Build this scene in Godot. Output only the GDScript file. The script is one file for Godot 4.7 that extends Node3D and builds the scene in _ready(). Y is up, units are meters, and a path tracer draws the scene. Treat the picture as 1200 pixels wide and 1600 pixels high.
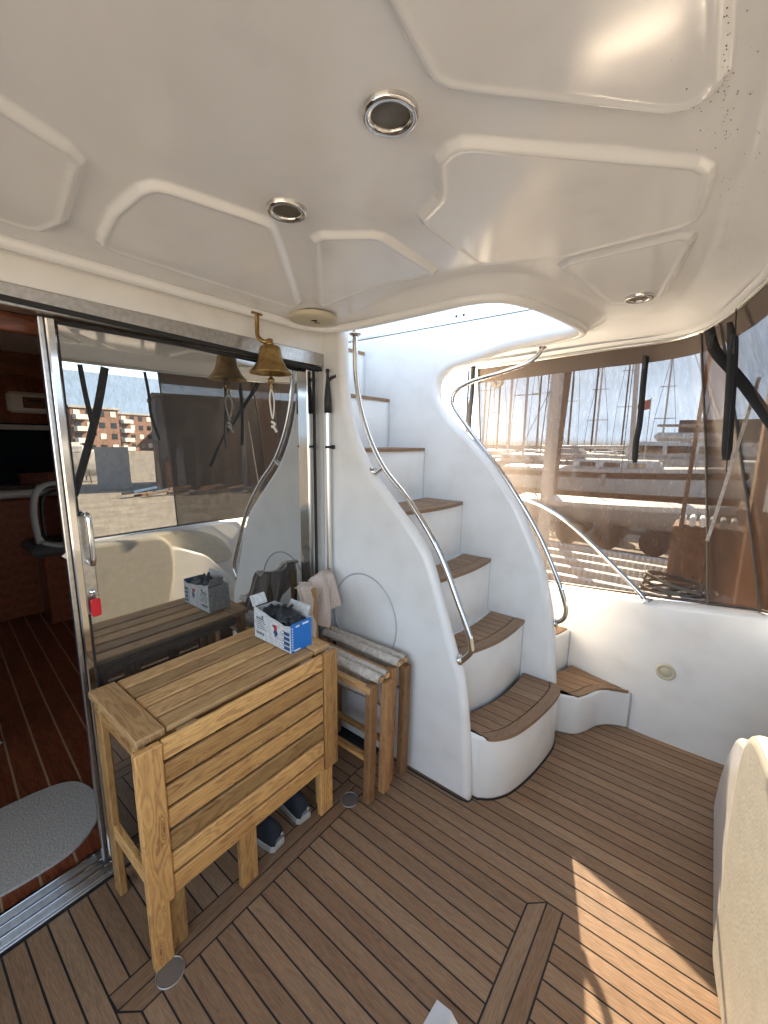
extends Node3D
# Yacht cockpit: x runs to port, -z forward to the saloon, y up, cockpit sole at y = 0.

var M := {}
var used := {}
var rng := RandomNumberGenerator.new()

func _ready() -> void:
	rng.seed = 7
	setup_view()
	materials()
	build_ground()
	build_deck()
	build_ceiling()
	build_bulkhead()
	build_saloon()
	build_hull()
	build_staircase()
	build_side_steps()
	build_rails()
	build_canopy()
	build_seat()
	build_ceiling_fittings()
	build_bell()
	build_boat_hook()
	build_table()
	build_stools()
	build_small_things()
	build_straps()
	build_yard_port()
	build_yard_aft()

# ------------------------------------------------------------------ view and light
func setup_view() -> void:
	var cam := Camera3D.new()
	cam.name = "camera"
	var rt := Vector3(0.61886, 0.01232, 0.78540)
	var up := Vector3(0.12759, 0.98502, -0.11599)
	var fw := Vector3(0.77507, -0.17199, -0.60802)
	cam.transform = Transform3D(Basis(rt, up, -fw).orthonormalized(), Vector3(0, 1.55, 0))
	cam.fov = 101.8
	cam.near = 0.02
	cam.far = 600.0
	add_child(cam)
	cam.current = true
	var env := Environment.new()
	var sky := Sky.new()
	var sm := ProceduralSkyMaterial.new()
	sm.sky_top_color = Color(0.385, 0.45, 0.54)
	sm.sky_horizon_color = Color(0.665, 0.737, 0.805)
	sm.sky_curve = 0.22
	sm.sky_energy_multiplier = 0.88
	sm.ground_bottom_color = Color(0.45, 0.43, 0.40)
	sm.ground_horizon_color = Color(0.70, 0.70, 0.68)
	sm.sun_angle_max = 90.0
	sm.sun_curve = 0.10
	sm.sky_cover = cloud_cover()
	sm.sky_cover_modulate = Color(1, 1, 1, 0.22)
	sky.sky_material = sm
	env.background_mode = Environment.BG_SKY
	env.sky = sky
	env.tonemap_mode = Environment.TONE_MAPPER_LINEAR
	env.tonemap_exposure = 14.2
	env.sdfgi_enabled = true
	env.ssao_enabled = true
	env.ssil_enabled = true
	var we := WorldEnvironment.new()
	we.name = "world_environment"
	we.environment = env
	add_child(we)
	var sun := DirectionalLight3D.new()
	sun.name = "sun"
	sun.light_energy = 1.6
	sun.light_angular_distance = 0.55
	sun.light_color = Color(1.0, 0.91, 0.78)
	sun.shadow_enabled = true
	add_child(sun)
	sun.look_at_from_position(Vector3(0.8016, 0.494, -0.337) * 50.0, Vector3.ZERO, Vector3.UP)

func cloud_cover() -> ImageTexture:
	var n := FastNoiseLite.new()
	n.seed = 11
	n.noise_type = FastNoiseLite.TYPE_SIMPLEX_SMOOTH
	n.frequency = 1.6
	n.fractal_octaves = 5
	var w := 512
	var h := 256
	var im := Image.create(w, h, false, Image.FORMAT_RGBA8)
	for j in h:
		var el := (0.5 - (j + 0.5) / h) * PI
		for i in w:
			var az := (i + 0.5) / w * TAU
			var d := Vector3(cos(az) * cos(el), sin(el), sin(az) * cos(el))
			var a := 0.0
			if el > 0.0:
				var p := Vector3(d.x, d.y * 4.0, d.z)
				a = clampf((n.get_noise_3dv(p * 1.4) + 0.05) * 1.5, 0.0, 1.0) * 0.55
			im.set_pixel(i, j, Color(0.9, 0.92, 0.95, a))
	return ImageTexture.create_from_image(im)

# ------------------------------------------------------------------ materials
func lin(r: float, g: float, b: float, a := 1.0) -> Color:
	var c := Color(r, g, b).linear_to_srgb()
	c.a = a
	return c

func flat(c: Color, rough := 0.6, metal := 0.0) -> StandardMaterial3D:
	var m := StandardMaterial3D.new()
	m.albedo_color = c
	m.roughness = rough
	m.metallic = metal
	m.cull_mode = BaseMaterial3D.CULL_DISABLED
	return m

func noise_img(seed_: int, freq: float, size: int, oct := 4) -> Image:
	var n := FastNoiseLite.new()
	n.seed = seed_
	n.frequency = freq
	n.noise_type = FastNoiseLite.TYPE_SIMPLEX_SMOOTH
	n.fractal_octaves = oct
	return n.get_seamless_image(size, size, false, false, 0.1, true)

func ramp_tex(im: Image, stops: Array) -> ImageTexture:
	# stops: [[t, linear rgb], ...]
	var g := Gradient.new()
	var off := PackedFloat32Array()
	var col := PackedColorArray()
	for s in stops:
		off.append(s[0])
		col.append(lin(s[1].x, s[1].y, s[1].z))
	g.offsets = off
	g.colors = col
	var out := Image.create(im.get_width(), im.get_height(), true, Image.FORMAT_RGBA8)
	for j in im.get_height():
		for i in im.get_width():
			out.set_pixel(i, j, g.sample(im.get_pixel(i, j).r))
	out.generate_mipmaps()
	return ImageTexture.create_from_image(out)

func rings(seed_: int, k: float, fine: float, knots := 0) -> Image:
	var a := noise_img(seed_, 0.008, 384, 2)
	var b := noise_img(seed_ + 31, 0.09, 384, 3)
	var out := Image.create(384, 384, false, Image.FORMAT_RGBA8)
	var kn: Array = []
	var rk := RandomNumberGenerator.new()
	rk.seed = seed_
	for q in knots:
		kn.append(Vector4(rk.randf() * 384.0, rk.randf() * 384.0, rk.randf_range(-0.5, -0.9), rk.randf_range(9.0, 17.0)))
	for j in 384:
		for i in 384:
			var v := a.get_pixel(i, j).r
			for q in kn:
				var dx := absf(i - q.x)
				var dy := absf(j - q.y)
				dx = minf(dx, 384.0 - dx)
				dy = minf(dy, 384.0 - dy)
				v += q.z * exp(-(dx * dx + dy * dy) / (q.w * q.w))
			var f := b.get_pixel(i, j).r
			var r := 0.5 + 0.5 * sin(v * k + f * 1.6)
			var t := clampf(lerpf(r * 0.5 + v * 0.5, f, fine), 0.0, 1.0)
			out.set_pixel(i, j, Color(t, t, t))
	return out

func normal_tex(im: Image, k := 2.0) -> ImageTexture:
	var c := im.duplicate()
	c.convert(Image.FORMAT_RGBA8)
	c.bump_map_to_normal_map(k)
	c.generate_mipmaps()
	return ImageTexture.create_from_image(c)

func wood(tex: Texture2D, nrm: Texture2D, axis: int, across: float, along: float, tint: Color, rough: float, off: Vector3) -> StandardMaterial3D:
	var m := flat(tint, rough)
	m.albedo_texture = tex
	m.uv1_triplanar = true
	var s := Vector3(across, across, across)
	s[axis] = along
	m.uv1_scale = s
	m.uv1_offset = off
	m.normal_enabled = true
	m.normal_texture = nrm
	m.normal_scale = 0.25
	return m

func tri_mat(tex: Texture2D, sc: float, rough: float, nrm: Texture2D = null, ns := 0.3) -> StandardMaterial3D:
	var m := flat(Color.WHITE, rough)
	m.albedo_texture = tex
	m.uv1_triplanar = true
	m.uv1_scale = Vector3.ONE * sc
	if nrm:
		m.normal_enabled = true
		m.normal_texture = nrm
		m.normal_scale = ns
	return m

func materials() -> void:
	var fine := noise_img(5, 0.12, 256, 4)
	var soft := noise_img(6, 0.012, 256, 3)
	var fine_n := normal_tex(fine, 3.0)
	var soft_n := normal_tex(soft, 2.0)
	# gelcoat: glossy white with faint waviness
	var gel_t := ramp_tex(noise_img(8, 0.02, 256, 5), [[0.0, Vector3(0.73, 0.715, 0.68)], [0.25, Vector3(0.775, 0.763, 0.73)], [0.5, Vector3(0.80, 0.79, 0.76)], [1.0, Vector3(0.83, 0.82, 0.79)]])
	M.gel = tri_mat(gel_t, 0.9, 0.2, soft_n, 0.05)
	var gel_c := ramp_tex(noise_img(9, 0.02, 256, 5), [[0.0, Vector3(0.77, 0.775, 0.775)], [0.3, Vector3(0.82, 0.825, 0.82)], [1.0, Vector3(0.845, 0.85, 0.85)]])
	M.gel_ceiling = tri_mat(gel_c, 0.7, 0.145, soft_n, 0.05)
	M.caulk = flat(lin(0.012, 0.012, 0.013), 0.7)
	M.black = flat(lin(0.012, 0.012, 0.013), 0.5)
	M.rubber = flat(lin(0.02, 0.02, 0.021), 0.8)
	M.steel = flat(lin(0.66, 0.65, 0.63), 0.1, 1.0)
	M.steel_brushed = tri_mat(ramp_tex(noise_img(14, 0.05, 256, 4), [[0.0, Vector3(0.42, 0.41, 0.39)], [1.0, Vector3(0.6, 0.59, 0.57)]]), 3.0, 0.3)
	M.steel_brushed.metallic = 1.0
	M.alu = flat(lin(0.72, 0.72, 0.70), 0.28, 1.0)
	M.brass = tri_mat(ramp_tex(noise_img(15, 0.03, 256, 5), [[0.0, Vector3(0.16, 0.095, 0.035)], [0.45, Vector3(0.34, 0.22, 0.085)], [1.0, Vector3(0.48, 0.33, 0.13)]]), 4.0, 0.34, fine_n, 0.15)
	M.brass.metallic = 0.9
	# composite teak deck
	var tk := ramp_tex(rings(21, 26.0, 0.55), [[0.0, Vector3(0.165, 0.094, 0.050)], [0.5, Vector3(0.27, 0.166, 0.094)], [1.0, Vector3(0.375, 0.242, 0.145)]])
	var fine_w := normal_tex(noise_img(23, 0.1, 256, 3), 2.5)
	M.valance = flat(lin(0.13, 0.098, 0.078), 0.8)
	M.teak_z = []
	M.teak_x = []
	for i in 8:
		var v: float = [0.94, 1.02, 0.97, 1.06, 0.99, 0.95, 1.04, 1.0][i]
		var tint := Color(v, v * (0.975 + 0.01 * (i % 4)), v * (0.95 + 0.018 * (i % 4)))
		M.teak_z.append(wood(tk, fine_w, 2, 9.0, 0.7, tint, 0.62, Vector3(0.13 * i, 0.31 * i, 0.23 * i)))
		M.teak_x.append(wood(tk, fine_w, 0, 9.0, 0.7, tint, 0.62, Vector3(0.17 * i, 0.29 * i, 0.11 * i)))
	# acacia table
	var ac := ramp_tex(rings(41, 30.0, 0.3, 9), [[0.0, Vector3(0.17, 0.072, 0.028)], [0.18, Vector3(0.38, 0.19, 0.070)], [0.38, Vector3(0.55, 0.315, 0.125)], [0.65, Vector3(0.66, 0.39, 0.145)], [1.0, Vector3(0.75, 0.50, 0.22)]])
	var aw := ramp_tex(rings(43, 24.0, 0.4, 4), [[0.0, Vector3(0.20, 0.10, 0.04)], [0.2, Vector3(0.40, 0.225, 0.10)], [0.5, Vector3(0.56, 0.35, 0.17)], [1.0, Vector3(0.68, 0.46, 0.25)]])
	for ax in 3:
		M["acacia_%d" % ax] = []
		M["worn_%d" % ax] = []
		for i in 5:
			var v2: float = [0.84, 1.0, 0.92, 1.06, 0.78][i]
			M["acacia_%d" % ax].append(wood(ac, fine_w, ax, 4.6, 0.8, Color(v2, v2 * (0.95 + 0.008 * i), v2 * (0.88 + 0.015 * i)), 0.55, Vector3(0.37 * i, 0.19 * i, 0.53 * i)))
			M["worn_%d" % ax].append(wood(aw, fine_w, ax, 5.0, 0.6, Color(v2, v2 * 0.97, v2 * 0.9), 0.7, Vector3(0.27 * i, 0.41 * i, 0.13 * i)))
	M.stool_wood = []
	for i in 5:
		var v3: float = [0.72, 0.86, 0.66, 0.8, 0.6][i]
		M.stool_wood.append(wood(aw, fine_w, 1, 5.0, 0.8, Color(v3, v3 * 0.92, v3 * 0.84), 0.65, Vector3(0.31 * i, 0.23 * i, 0.47 * i)))
	# dark varnished mahogany of the saloon
	var mh := ramp_tex(rings(51, 20.0, 0.3), [[0.0, Vector3(0.022, 0.008, 0.004)], [1.0, Vector3(0.075, 0.028, 0.014)]])
	M.mahogany_z = wood(mh, fine_w, 2, 6.0, 0.6, Color(2.0, 1.75, 1.6), 0.3, Vector3.ZERO)
	M.mahogany_x = wood(mh, fine_w, 0, 6.0, 0.6, Color(1.6, 1.5, 1.4), 0.3, Vector3.ZERO)
	M.holly = flat(lin(0.55, 0.38, 0.22), 0.4)
	M.carpet = tri_mat(ramp_tex(noise_img(61, 0.12, 256, 4), [[0.25, Vector3(0.46, 0.415, 0.355)], [0.75, Vector3(0.64, 0.585, 0.51)]]), 3.0, 0.95, fine_n, 0.5)
	M.cream_panel = flat(lin(0.55, 0.5, 0.42), 0.6)
	M.dark_panel = wood(mh, fine_w, 1, 4.0, 0.6, Color(2.2, 1.9, 1.7), 0.4, Vector3(0.3, 0.1, 0.7))
	M.dark_seat = flat(lin(0.10, 0.085, 0.07), 0.6)
	# door glass: tinted and strongly mirroring
	M.glass = flat(lin(0.46, 0.465, 0.455, 0.35), 0.0, 0.95)
	M.glass.transparency = BaseMaterial3D.TRANSPARENCY_ALPHA
	M.window = flat(lin(0.02, 0.025, 0.03), 0.05)
	M.window.metallic_specular = 0.8
	M.screen_glass = flat(lin(0.012, 0.016, 0.022), 0.06)
	# canvas and vinyl
	var vin := ramp_tex(noise_img(71, 0.03, 256, 5), [[0.2, Vector3(0.54, 0.505, 0.42)], [0.6, Vector3(0.575, 0.54, 0.45)], [0.9, Vector3(0.60, 0.565, 0.475)]])
	M.vinyl = tri_mat(vin, 2.2, 0.5, normal_tex(noise_img(72, 0.15, 256, 2), 2.0), 0.12)
	M.canvas = tri_mat(ramp_tex(noise_img(73, 0.07, 256, 4), [[0.2, Vector3(0.44, 0.385, 0.32)], [0.6, Vector3(0.60, 0.54, 0.46)], [0.9, Vector3(0.66, 0.60, 0.52)]]), 2.0, 0.9, fine_n, 0.5)
	M.towel = tri_mat(ramp_tex(noise_img(74, 0.1, 256, 4), [[0.2, Vector3(0.48, 0.375, 0.31)], [0.8, Vector3(0.63, 0.52, 0.44)]]), 4.0, 0.95, fine_n, 0.9)
	M.towel.rim_enabled = true
	M.towel.rim = 0.3
	M.webbing = flat(lin(0.010, 0.010, 0.011), 0.75)
	M.yard_ring = flat(lin(0.45, 0.45, 0.45), 0.5)
	M.rope = flat(lin(0.68, 0.64, 0.56), 0.85)
	M.plastic_cream = flat(lin(0.55, 0.50, 0.36), 0.45)
	M.lens = flat(lin(0.10, 0.085, 0.06), 0.2)
	M.red = flat(lin(0.55, 0.01, 0.02), 0.3)
	M.concrete = tri_mat(ramp_tex(noise_img(81, 0.02, 512, 6), [[0.2, Vector3(0.20, 0.182, 0.155)], [0.6, Vector3(0.25, 0.228, 0.194)], [0.9, Vector3(0.29, 0.266, 0.228)]]), 0.07, 0.9)

# ------------------------------------------------------------------ building blocks
func stool_() -> SurfaceTool:
	var st := SurfaceTool.new()
	st.begin(Mesh.PRIMITIVE_TRIANGLES)
	return st

func numbered(n: String) -> String:
	if not used.has(n):
		used[n] = 0
		return n
	used[n] += 1
	return "%s_%03d" % [n, used[n]]

func thing(called: String, label: String, category: String, at := Vector3.ZERO, group := "") -> Node3D:
	var o := Node3D.new()
	o.name = numbered(called)
	add_child(o, true)
	o.position = at
	o.set_meta("label", label)
	o.set_meta("category", category)
	if group != "":
		o.set_meta("group", group)
	return o

func put(parent: Node3D, called: String, st: SurfaceTool, mat: Material) -> MeshInstance3D:
	st.generate_normals()
	var o := MeshInstance3D.new()
	o.mesh = st.commit()
	o.name = called
	o.material_override = mat
	parent.add_child(o, true)
	if parent != self and not (parent is MeshInstance3D):
		o.position = -parent.position
	return o

func structure(called: String, st: SurfaceTool, mat: Material, label := "") -> MeshInstance3D:
	var o := put(self, numbered(called), st, mat)
	o.set_meta("kind", "structure")
	if label != "":
		o.set_meta("label", label)
	return o

func t3(st: SurfaceTool, a: Vector3, b: Vector3, c: Vector3) -> void:
	st.add_vertex(a)
	st.add_vertex(b)
	st.add_vertex(c)

func q4(st: SurfaceTool, a: Vector3, b: Vector3, c: Vector3, d: Vector3) -> void:
	t3(st, a, b, c)
	t3(st, a, c, d)

# chamfered box
func cbox(st: SurfaceTool, c: Vector3, s: Vector3, b := 0.003, bs := Basis()) -> void:
	st.set_smooth_group(-1)
	var h := s * 0.5
	b = minf(b, minf(h.x, minf(h.y, h.z)) * 0.9)
	var v := func(ix: int, iy: int, iz: int, k: int) -> Vector3:
		var p := Vector3(ix * (h.x - (0.0 if k == 0 else b)), iy * (h.y - (0.0 if k == 1 else b)), iz * (h.z - (0.0 if k == 2 else b)))
		return c + bs * p
	for k in 3:
		for s1 in [-1, 1]:
			var q: Array = []
			for w in [[-1, -1], [1, -1], [1, 1], [-1, 1]]:
				var id := [0, 0, 0]
				id[k] = s1
				id[(k + 1) % 3] = w[0]
				id[(k + 2) % 3] = w[1]
				q.append(v.call(id[0], id[1], id[2], k))
			if s1 > 0:
				q4(st, q[3], q[2], q[1], q[0])
			else:
				q4(st, q[0], q[1], q[2], q[3])
	for k in 3:
		var k1 := (k + 1) % 3
		var k2 := (k + 2) % 3
		for s1 in [-1, 1]:
			for s2 in [-1, 1]:
				var id := [0, 0, 0]
				id[k1] = s1
				id[k2] = s2
				id[k] = -1
				var a: Vector3 = v.call(id[0], id[1], id[2], k1)
				var d: Vector3 = v.call(id[0], id[1], id[2], k2)
				id[k] = 1
				var b2: Vector3 = v.call(id[0], id[1], id[2], k1)
				var c2: Vector3 = v.call(id[0], id[1], id[2], k2)
				if s1 * s2 > 0:
					q4(st, a, b2, c2, d)
				else:
					q4(st, d, c2, b2, a)
	for sx in [-1, 1]:
		for sy in [-1, 1]:
			for sz in [-1, 1]:
				var p0: Vector3 = v.call(sx, sy, sz, 0)
				var p1: Vector3 = v.call(sx, sy, sz, 1)
				var p2: Vector3 = v.call(sx, sy, sz, 2)
				if sx * sy * sz > 0:
					t3(st, p0, p2, p1)
				else:
					t3(st, p0, p1, p2)

func block(parent: Node3D, called: String, mat: Material, c: Vector3, s: Vector3, b := 0.003, bs := Basis()) -> MeshInstance3D:
	var st := stool_()
	cbox(st, c, s, b, bs)
	return put(parent, called, st, mat)

# a bar between two points
func bar(st: SurfaceTool, a: Vector3, b: Vector3, w: float, d: float, side := Vector3.UP, bev := 0.003) -> void:
	var y := (b - a).normalized()
	var x := side.cross(y)
	if x.length() < 0.01:
		x = Vector3.RIGHT.cross(y)
	x = x.normalized()
	var z := x.cross(y)
	cbox(st, (a + b) * 0.5, Vector3(w, (b - a).length(), d), bev, Basis(x, y, z))

func crom(pts: Array, n: int) -> PackedVector3Array:
	var out := PackedVector3Array()
	for i in pts.size() - 1:
		var p1: Vector3 = pts[i]
		var p2: Vector3 = pts[i + 1]
		var p0: Vector3 = pts[i - 1] if i > 0 else p1 * 2.0 - p2
		var p3: Vector3 = pts[i + 2] if i + 2 < pts.size() else p2 * 2.0 - p1
		for k in n:
			out.append(p1.cubic_interpolate(p2, p0, p3, float(k) / n))
	out.append(pts[-1])
	return out

func crom2(pts: Array, n: int) -> PackedVector2Array:
	var a: Array = []
	for p in pts:
		a.append(Vector3(p.x, p.y, 0))
	var out := PackedVector2Array()
	for p in crom(a, n):
		out.append(Vector2(p.x, p.y))
	return out

func tube(st: SurfaceTool, pts: PackedVector3Array, r: float, seg := 12, closed := false, taper := 1.0) -> void:
	st.set_smooth_group(1)
	var n := pts.size()
	var up := Vector3.UP
	var rings_: Array = []
	var last := Vector3.ZERO
	for i in n:
		var d: Vector3
		if closed:
			d = (pts[(i + 1) % n] - pts[(i - 1 + n) % n]).normalized()
		elif i == 0:
			d = (pts[1] - pts[0]).normalized()
		elif i == n - 1:
			d = (pts[n - 1] - pts[n - 2]).normalized()
		else:
			d = (pts[i + 1] - pts[i - 1]).normalized()
		if i == 0:
			if absf(d.dot(up)) > 0.95:
				up = Vector3.RIGHT
			last = (up - d * up.dot(d)).normalized()
		else:
			last = (last - d * last.dot(d)).normalized()
		var side := d.cross(last)
		var rr := r * lerpf(1.0, taper, float(i) / (n - 1))
		var ring := PackedVector3Array()
		for k in seg:
			var a := TAU * k / seg
			ring.append(pts[i] + (last * cos(a) + side * sin(a)) * rr)
		rings_.append(ring)
	for i in (n if closed else n - 1):
		var A: PackedVector3Array = rings_[i]
		var B: PackedVector3Array = rings_[(i + 1) % n]
		for k in seg:
			q4(st, A[k], A[(k + 1) % seg], B[(k + 1) % seg], B[k])
	if not closed:
		st.set_smooth_group(-1)
		for k in seg:
			t3(st, pts[0], rings_[0][(k + 1) % seg], rings_[0][k])
			t3(st, pts[n - 1], rings_[n - 1][k], rings_[n - 1][(k + 1) % seg])

func lathe(st: SurfaceTool, prof: Array, seg: int, tf: Transform3D, group := 1) -> void:
	st.set_smooth_group(group)
	for i in prof.size() - 1:
		var p: Vector2 = prof[i]
		var q: Vector2 = prof[i + 1]
		for k in seg:
			var a := TAU * k / seg
			var b := TAU * (k + 1) / seg
			var v0 := tf * Vector3(cos(a) * p.x, p.y, sin(a) * p.x)
			var v1 := tf * Vector3(cos(b) * p.x, p.y, sin(b) * p.x)
			var v2 := tf * Vector3(cos(b) * q.x, q.y, sin(b) * q.x)
			var v3 := tf * Vector3(cos(a) * q.x, q.y, sin(a) * q.x)
			if p.x < 1e-5:
				t3(st, v0, v2, v3)
			elif q.x < 1e-5:
				t3(st, v0, v1, v2)
			else:
				q4(st, v0, v1, v2, v3)

func inset(poly: PackedVector2Array, d: float) -> PackedVector2Array:
	var n := poly.size()
	var area := 0.0
	for i in n:
		area += poly[i].cross(poly[(i + 1) % n])
	var sg := 1.0 if area > 0 else -1.0
	var out := PackedVector2Array()
	for i in n:
		var e0 := (poly[i] - poly[(i - 1 + n) % n]).normalized()
		var e1 := (poly[(i + 1) % n] - poly[i]).normalized()
		var n0 := Vector2(-e0.y, e0.x) * sg
		var n1 := Vector2(-e1.y, e1.x) * sg
		var m := (n0 + n1)
		if m.length() < 0.05:
			m = n0
		m = m.normalized()
		out.append(poly[i] + m * d / maxf(0.5, m.dot(n0)))
	return out

# polygon slab of thickness th with rounded rim; tf maps (u, v, w) with w through the thickness
func slab(st: SurfaceTool, poly: PackedVector2Array, th: float, bev: float, tf: Transform3D, steps := 3) -> void:
	var n := poly.size()
	var layers: Array = []
	if bev <= 0.0:
		layers = [[poly, 0.0], [poly, th]]
	else:
		for k in steps + 1:
			var a := PI * 0.5 * k / steps
			layers.append([inset(poly, bev * (1.0 - sin(a))), bev * (1.0 - cos(a))])
		for k in steps + 1:
			var a := PI * 0.5 * (steps - k) / steps
			layers.append([inset(poly, bev * (1.0 - sin(a))), th - bev * (1.0 - cos(a))])
	st.set_smooth_group(1 if bev > 0.008 else -1)
	for l in layers.size() - 1:
		var A: PackedVector2Array = layers[l][0]
		var B: PackedVector2Array = layers[l + 1][0]
		for i in n:
			var j := (i + 1) % n
			q4(st, tf * Vector3(A[i].x, A[i].y, layers[l][1]), tf * Vector3(A[j].x, A[j].y, layers[l][1]), tf * Vector3(B[j].x, B[j].y, layers[l + 1][1]), tf * Vector3(B[i].x, B[i].y, layers[l + 1][1]))
	st.set_smooth_group(-1)
	for l in [0, layers.size() - 1]:
		var A: PackedVector2Array = layers[l][0]
		var ix := Geometry2D.triangulate_polygon(A)
		for i in range(0, ix.size(), 3):
			var a3 := tf * Vector3(A[ix[i]].x, A[ix[i]].y, layers[l][1])
			var b3 := tf * Vector3(A[ix[i + 1]].x, A[ix[i + 1]].y, layers[l][1])
			var c3 := tf * Vector3(A[ix[i + 2]].x, A[ix[i + 2]].y, layers[l][1])
			if l == 0:
				t3(st, a3, b3, c3)
			else:
				t3(st, a3, c3, b3)

func rounded(pts: Array, r: float, n := 6) -> PackedVector2Array:
	var o := PackedVector2Array()
	var m := pts.size()
	for i in m:
		var p: Vector2 = pts[i]
		var a: Vector2 = pts[(i - 1 + m) % m]
		var b: Vector2 = pts[(i + 1) % m]
		var da := (a - p)
		var db := (b - p)
		var ra := minf(r, da.length() * 0.45)
		var rb := minf(r, db.length() * 0.45)
		var s := p + da.normalized() * ra
		var e := p + db.normalized() * rb
		for k in n + 1:
			var t := float(k) / n
			o.append(s.lerp(p, t).lerp(p.lerp(e, t), t))
	return o

# slab lying flat: poly in (x, z), top at y
func flat_tf(y: float) -> Transform3D:
	return Transform3D(Basis(Vector3.RIGHT, Vector3.BACK, Vector3.DOWN), Vector3(0, y, 0))

# slab standing in the z-y plane, growing towards +x from x
func side_tf(x: float) -> Transform3D:
	return Transform3D(Basis(Vector3.BACK, Vector3.UP, Vector3.RIGHT), Vector3(x, 0, 0))

# slab standing in the x-y plane, growing towards +z from z
func front_tf(z: float) -> Transform3D:
	return Transform3D(Basis(Vector3.RIGHT, Vector3.UP, Vector3.BACK), Vector3(0, 0, z))

func loft(st: SurfaceTool, secs: Array, closed_sec := false) -> void:
	st.set_smooth_group(1)
	for i in secs.size() - 1:
		var A: PackedVector3Array = secs[i]
		var B: PackedVector3Array = secs[i + 1]
		var m := A.size()
		for k in (m if closed_sec else m - 1):
			q4(st, A[k], A[(k + 1) % m], B[(k + 1) % m], B[k])

func rect(x0: float, z0: float, x1: float, z1: float) -> PackedVector2Array:
	return PackedVector2Array([Vector2(x0, z0), Vector2(x1, z0), Vector2(x1, z1), Vector2(x0, z1)])

func pick(a: Array) -> Material:
	return a[rng.randi() % a.size()]

# ------------------------------------------------------------------ setting
func build_ground() -> void:
	var st := stool_()
	st.set_smooth_group(-1)
	q4(st, Vector3(-300, -1.6, 300), Vector3(-300, -1.6, -300), Vector3(300, -1.6, -300), Vector3(300, -1.6, 300))
	structure("ground", st, M.concrete, "pale concrete boatyard ground around the boat")

func plank(parent: Node3D, poly: PackedVector2Array, top: float, th: float, mats: Array, called := "plank") -> void:
	var st := stool_()
	slab(st, poly, th, 0.0, flat_tf(top))
	put(parent, called, st, pick(mats))

func build_deck() -> void:
	var st := stool_()
	cbox(st, Vector3(0.35, -0.0515, -0.5), Vector3(4.5, 0.1, 2.1), 0.001)
	var d := structure("deck", st, M.caulk, "teak laid cockpit floor with black caulking")
	var g := 0.0028
	var rows: Array = []
	for k in range(1, 30):                       # starboard of the hatch, full length
		var x1 := 0.253 - 0.0554 * (k - 1)
		rows.append([x1 - 0.0554, -1.512, x1, 0.5])
	for k in 22:                                 # between saloon sill and fore band
		var x0 := 0.253 + 0.0554 * k
		if x0 < 1.4:
			rows.append([x0, -1.512, minf(x0 + 0.0554, 1.45), -1.159])
	for k in 17:                                 # hatch lid
		rows.append([0.298 + 0.0548 * k, -1.055, 0.298 + 0.0548 * (k + 1), -0.324])
	for k in 18:                                 # aft of the hatch
		rows.append([1.276 - 0.0548 * (k + 1), -0.22, 1.276 - 0.0548 * k, 0.5])
	for k in 22:                                 # port of the hatch
		var x0 := 1.276 + 0.0542 * k
		rows.append([x0, -1.159 if x0 < 1.44 else -0.8, minf(x0 + 0.0542, 2.46), 0.5])
	for r in rows:
		if r[2] - r[0] < 0.012:
			continue
		plank(d, rect(r[0] + g, r[1] + g, r[2] - g, r[3] - g), 0.0, 0.012, M.teak_z)
	for b in [
		[Vector2(0.253, -1.159), Vector2(1.2296, -1.159), Vector2(1.2296, -1.106), Vector2(0.256, -1.106)],
		[Vector2(0.256, -1.106), Vector2(1.2296, -1.106), Vector2(1.2296, -1.055), Vector2(0.298, -1.055)],
		[Vector2(0.298, -0.324), Vector2(1.2296, -0.324), Vector2(1.276, -0.272), Vector2(0.298, -0.272)],
		[Vector2(0.298, -0.272), Vector2(1.276, -0.272), Vector2(1.276, -0.22), Vector2(0.298, -0.22)]]:
		plank(d, inset(PackedVector2Array(b), g), 0.0, 0.012, M.teak_x)
	for b in [
		[Vector2(1.2296, -1.159), Vector2(1.276, -1.159), Vector2(1.276, -0.272), Vector2(1.2296, -0.324)],
		[Vector2(0.253, -1.106), Vector2(0.298, -1.055), Vector2(0.298, 0.5), Vector2(0.253, 0.5)]]:
		plank(d, inset(PackedVector2Array(b), g), 0.0, 0.012, M.teak_z)

var HOLE: PackedVector2Array
var RIM: PackedVector3Array
var EDGE: PackedVector3Array      # ceiling's outer edge, port side round to aft
var SILL: PackedVector3Array      # top of coaming below that edge

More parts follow.
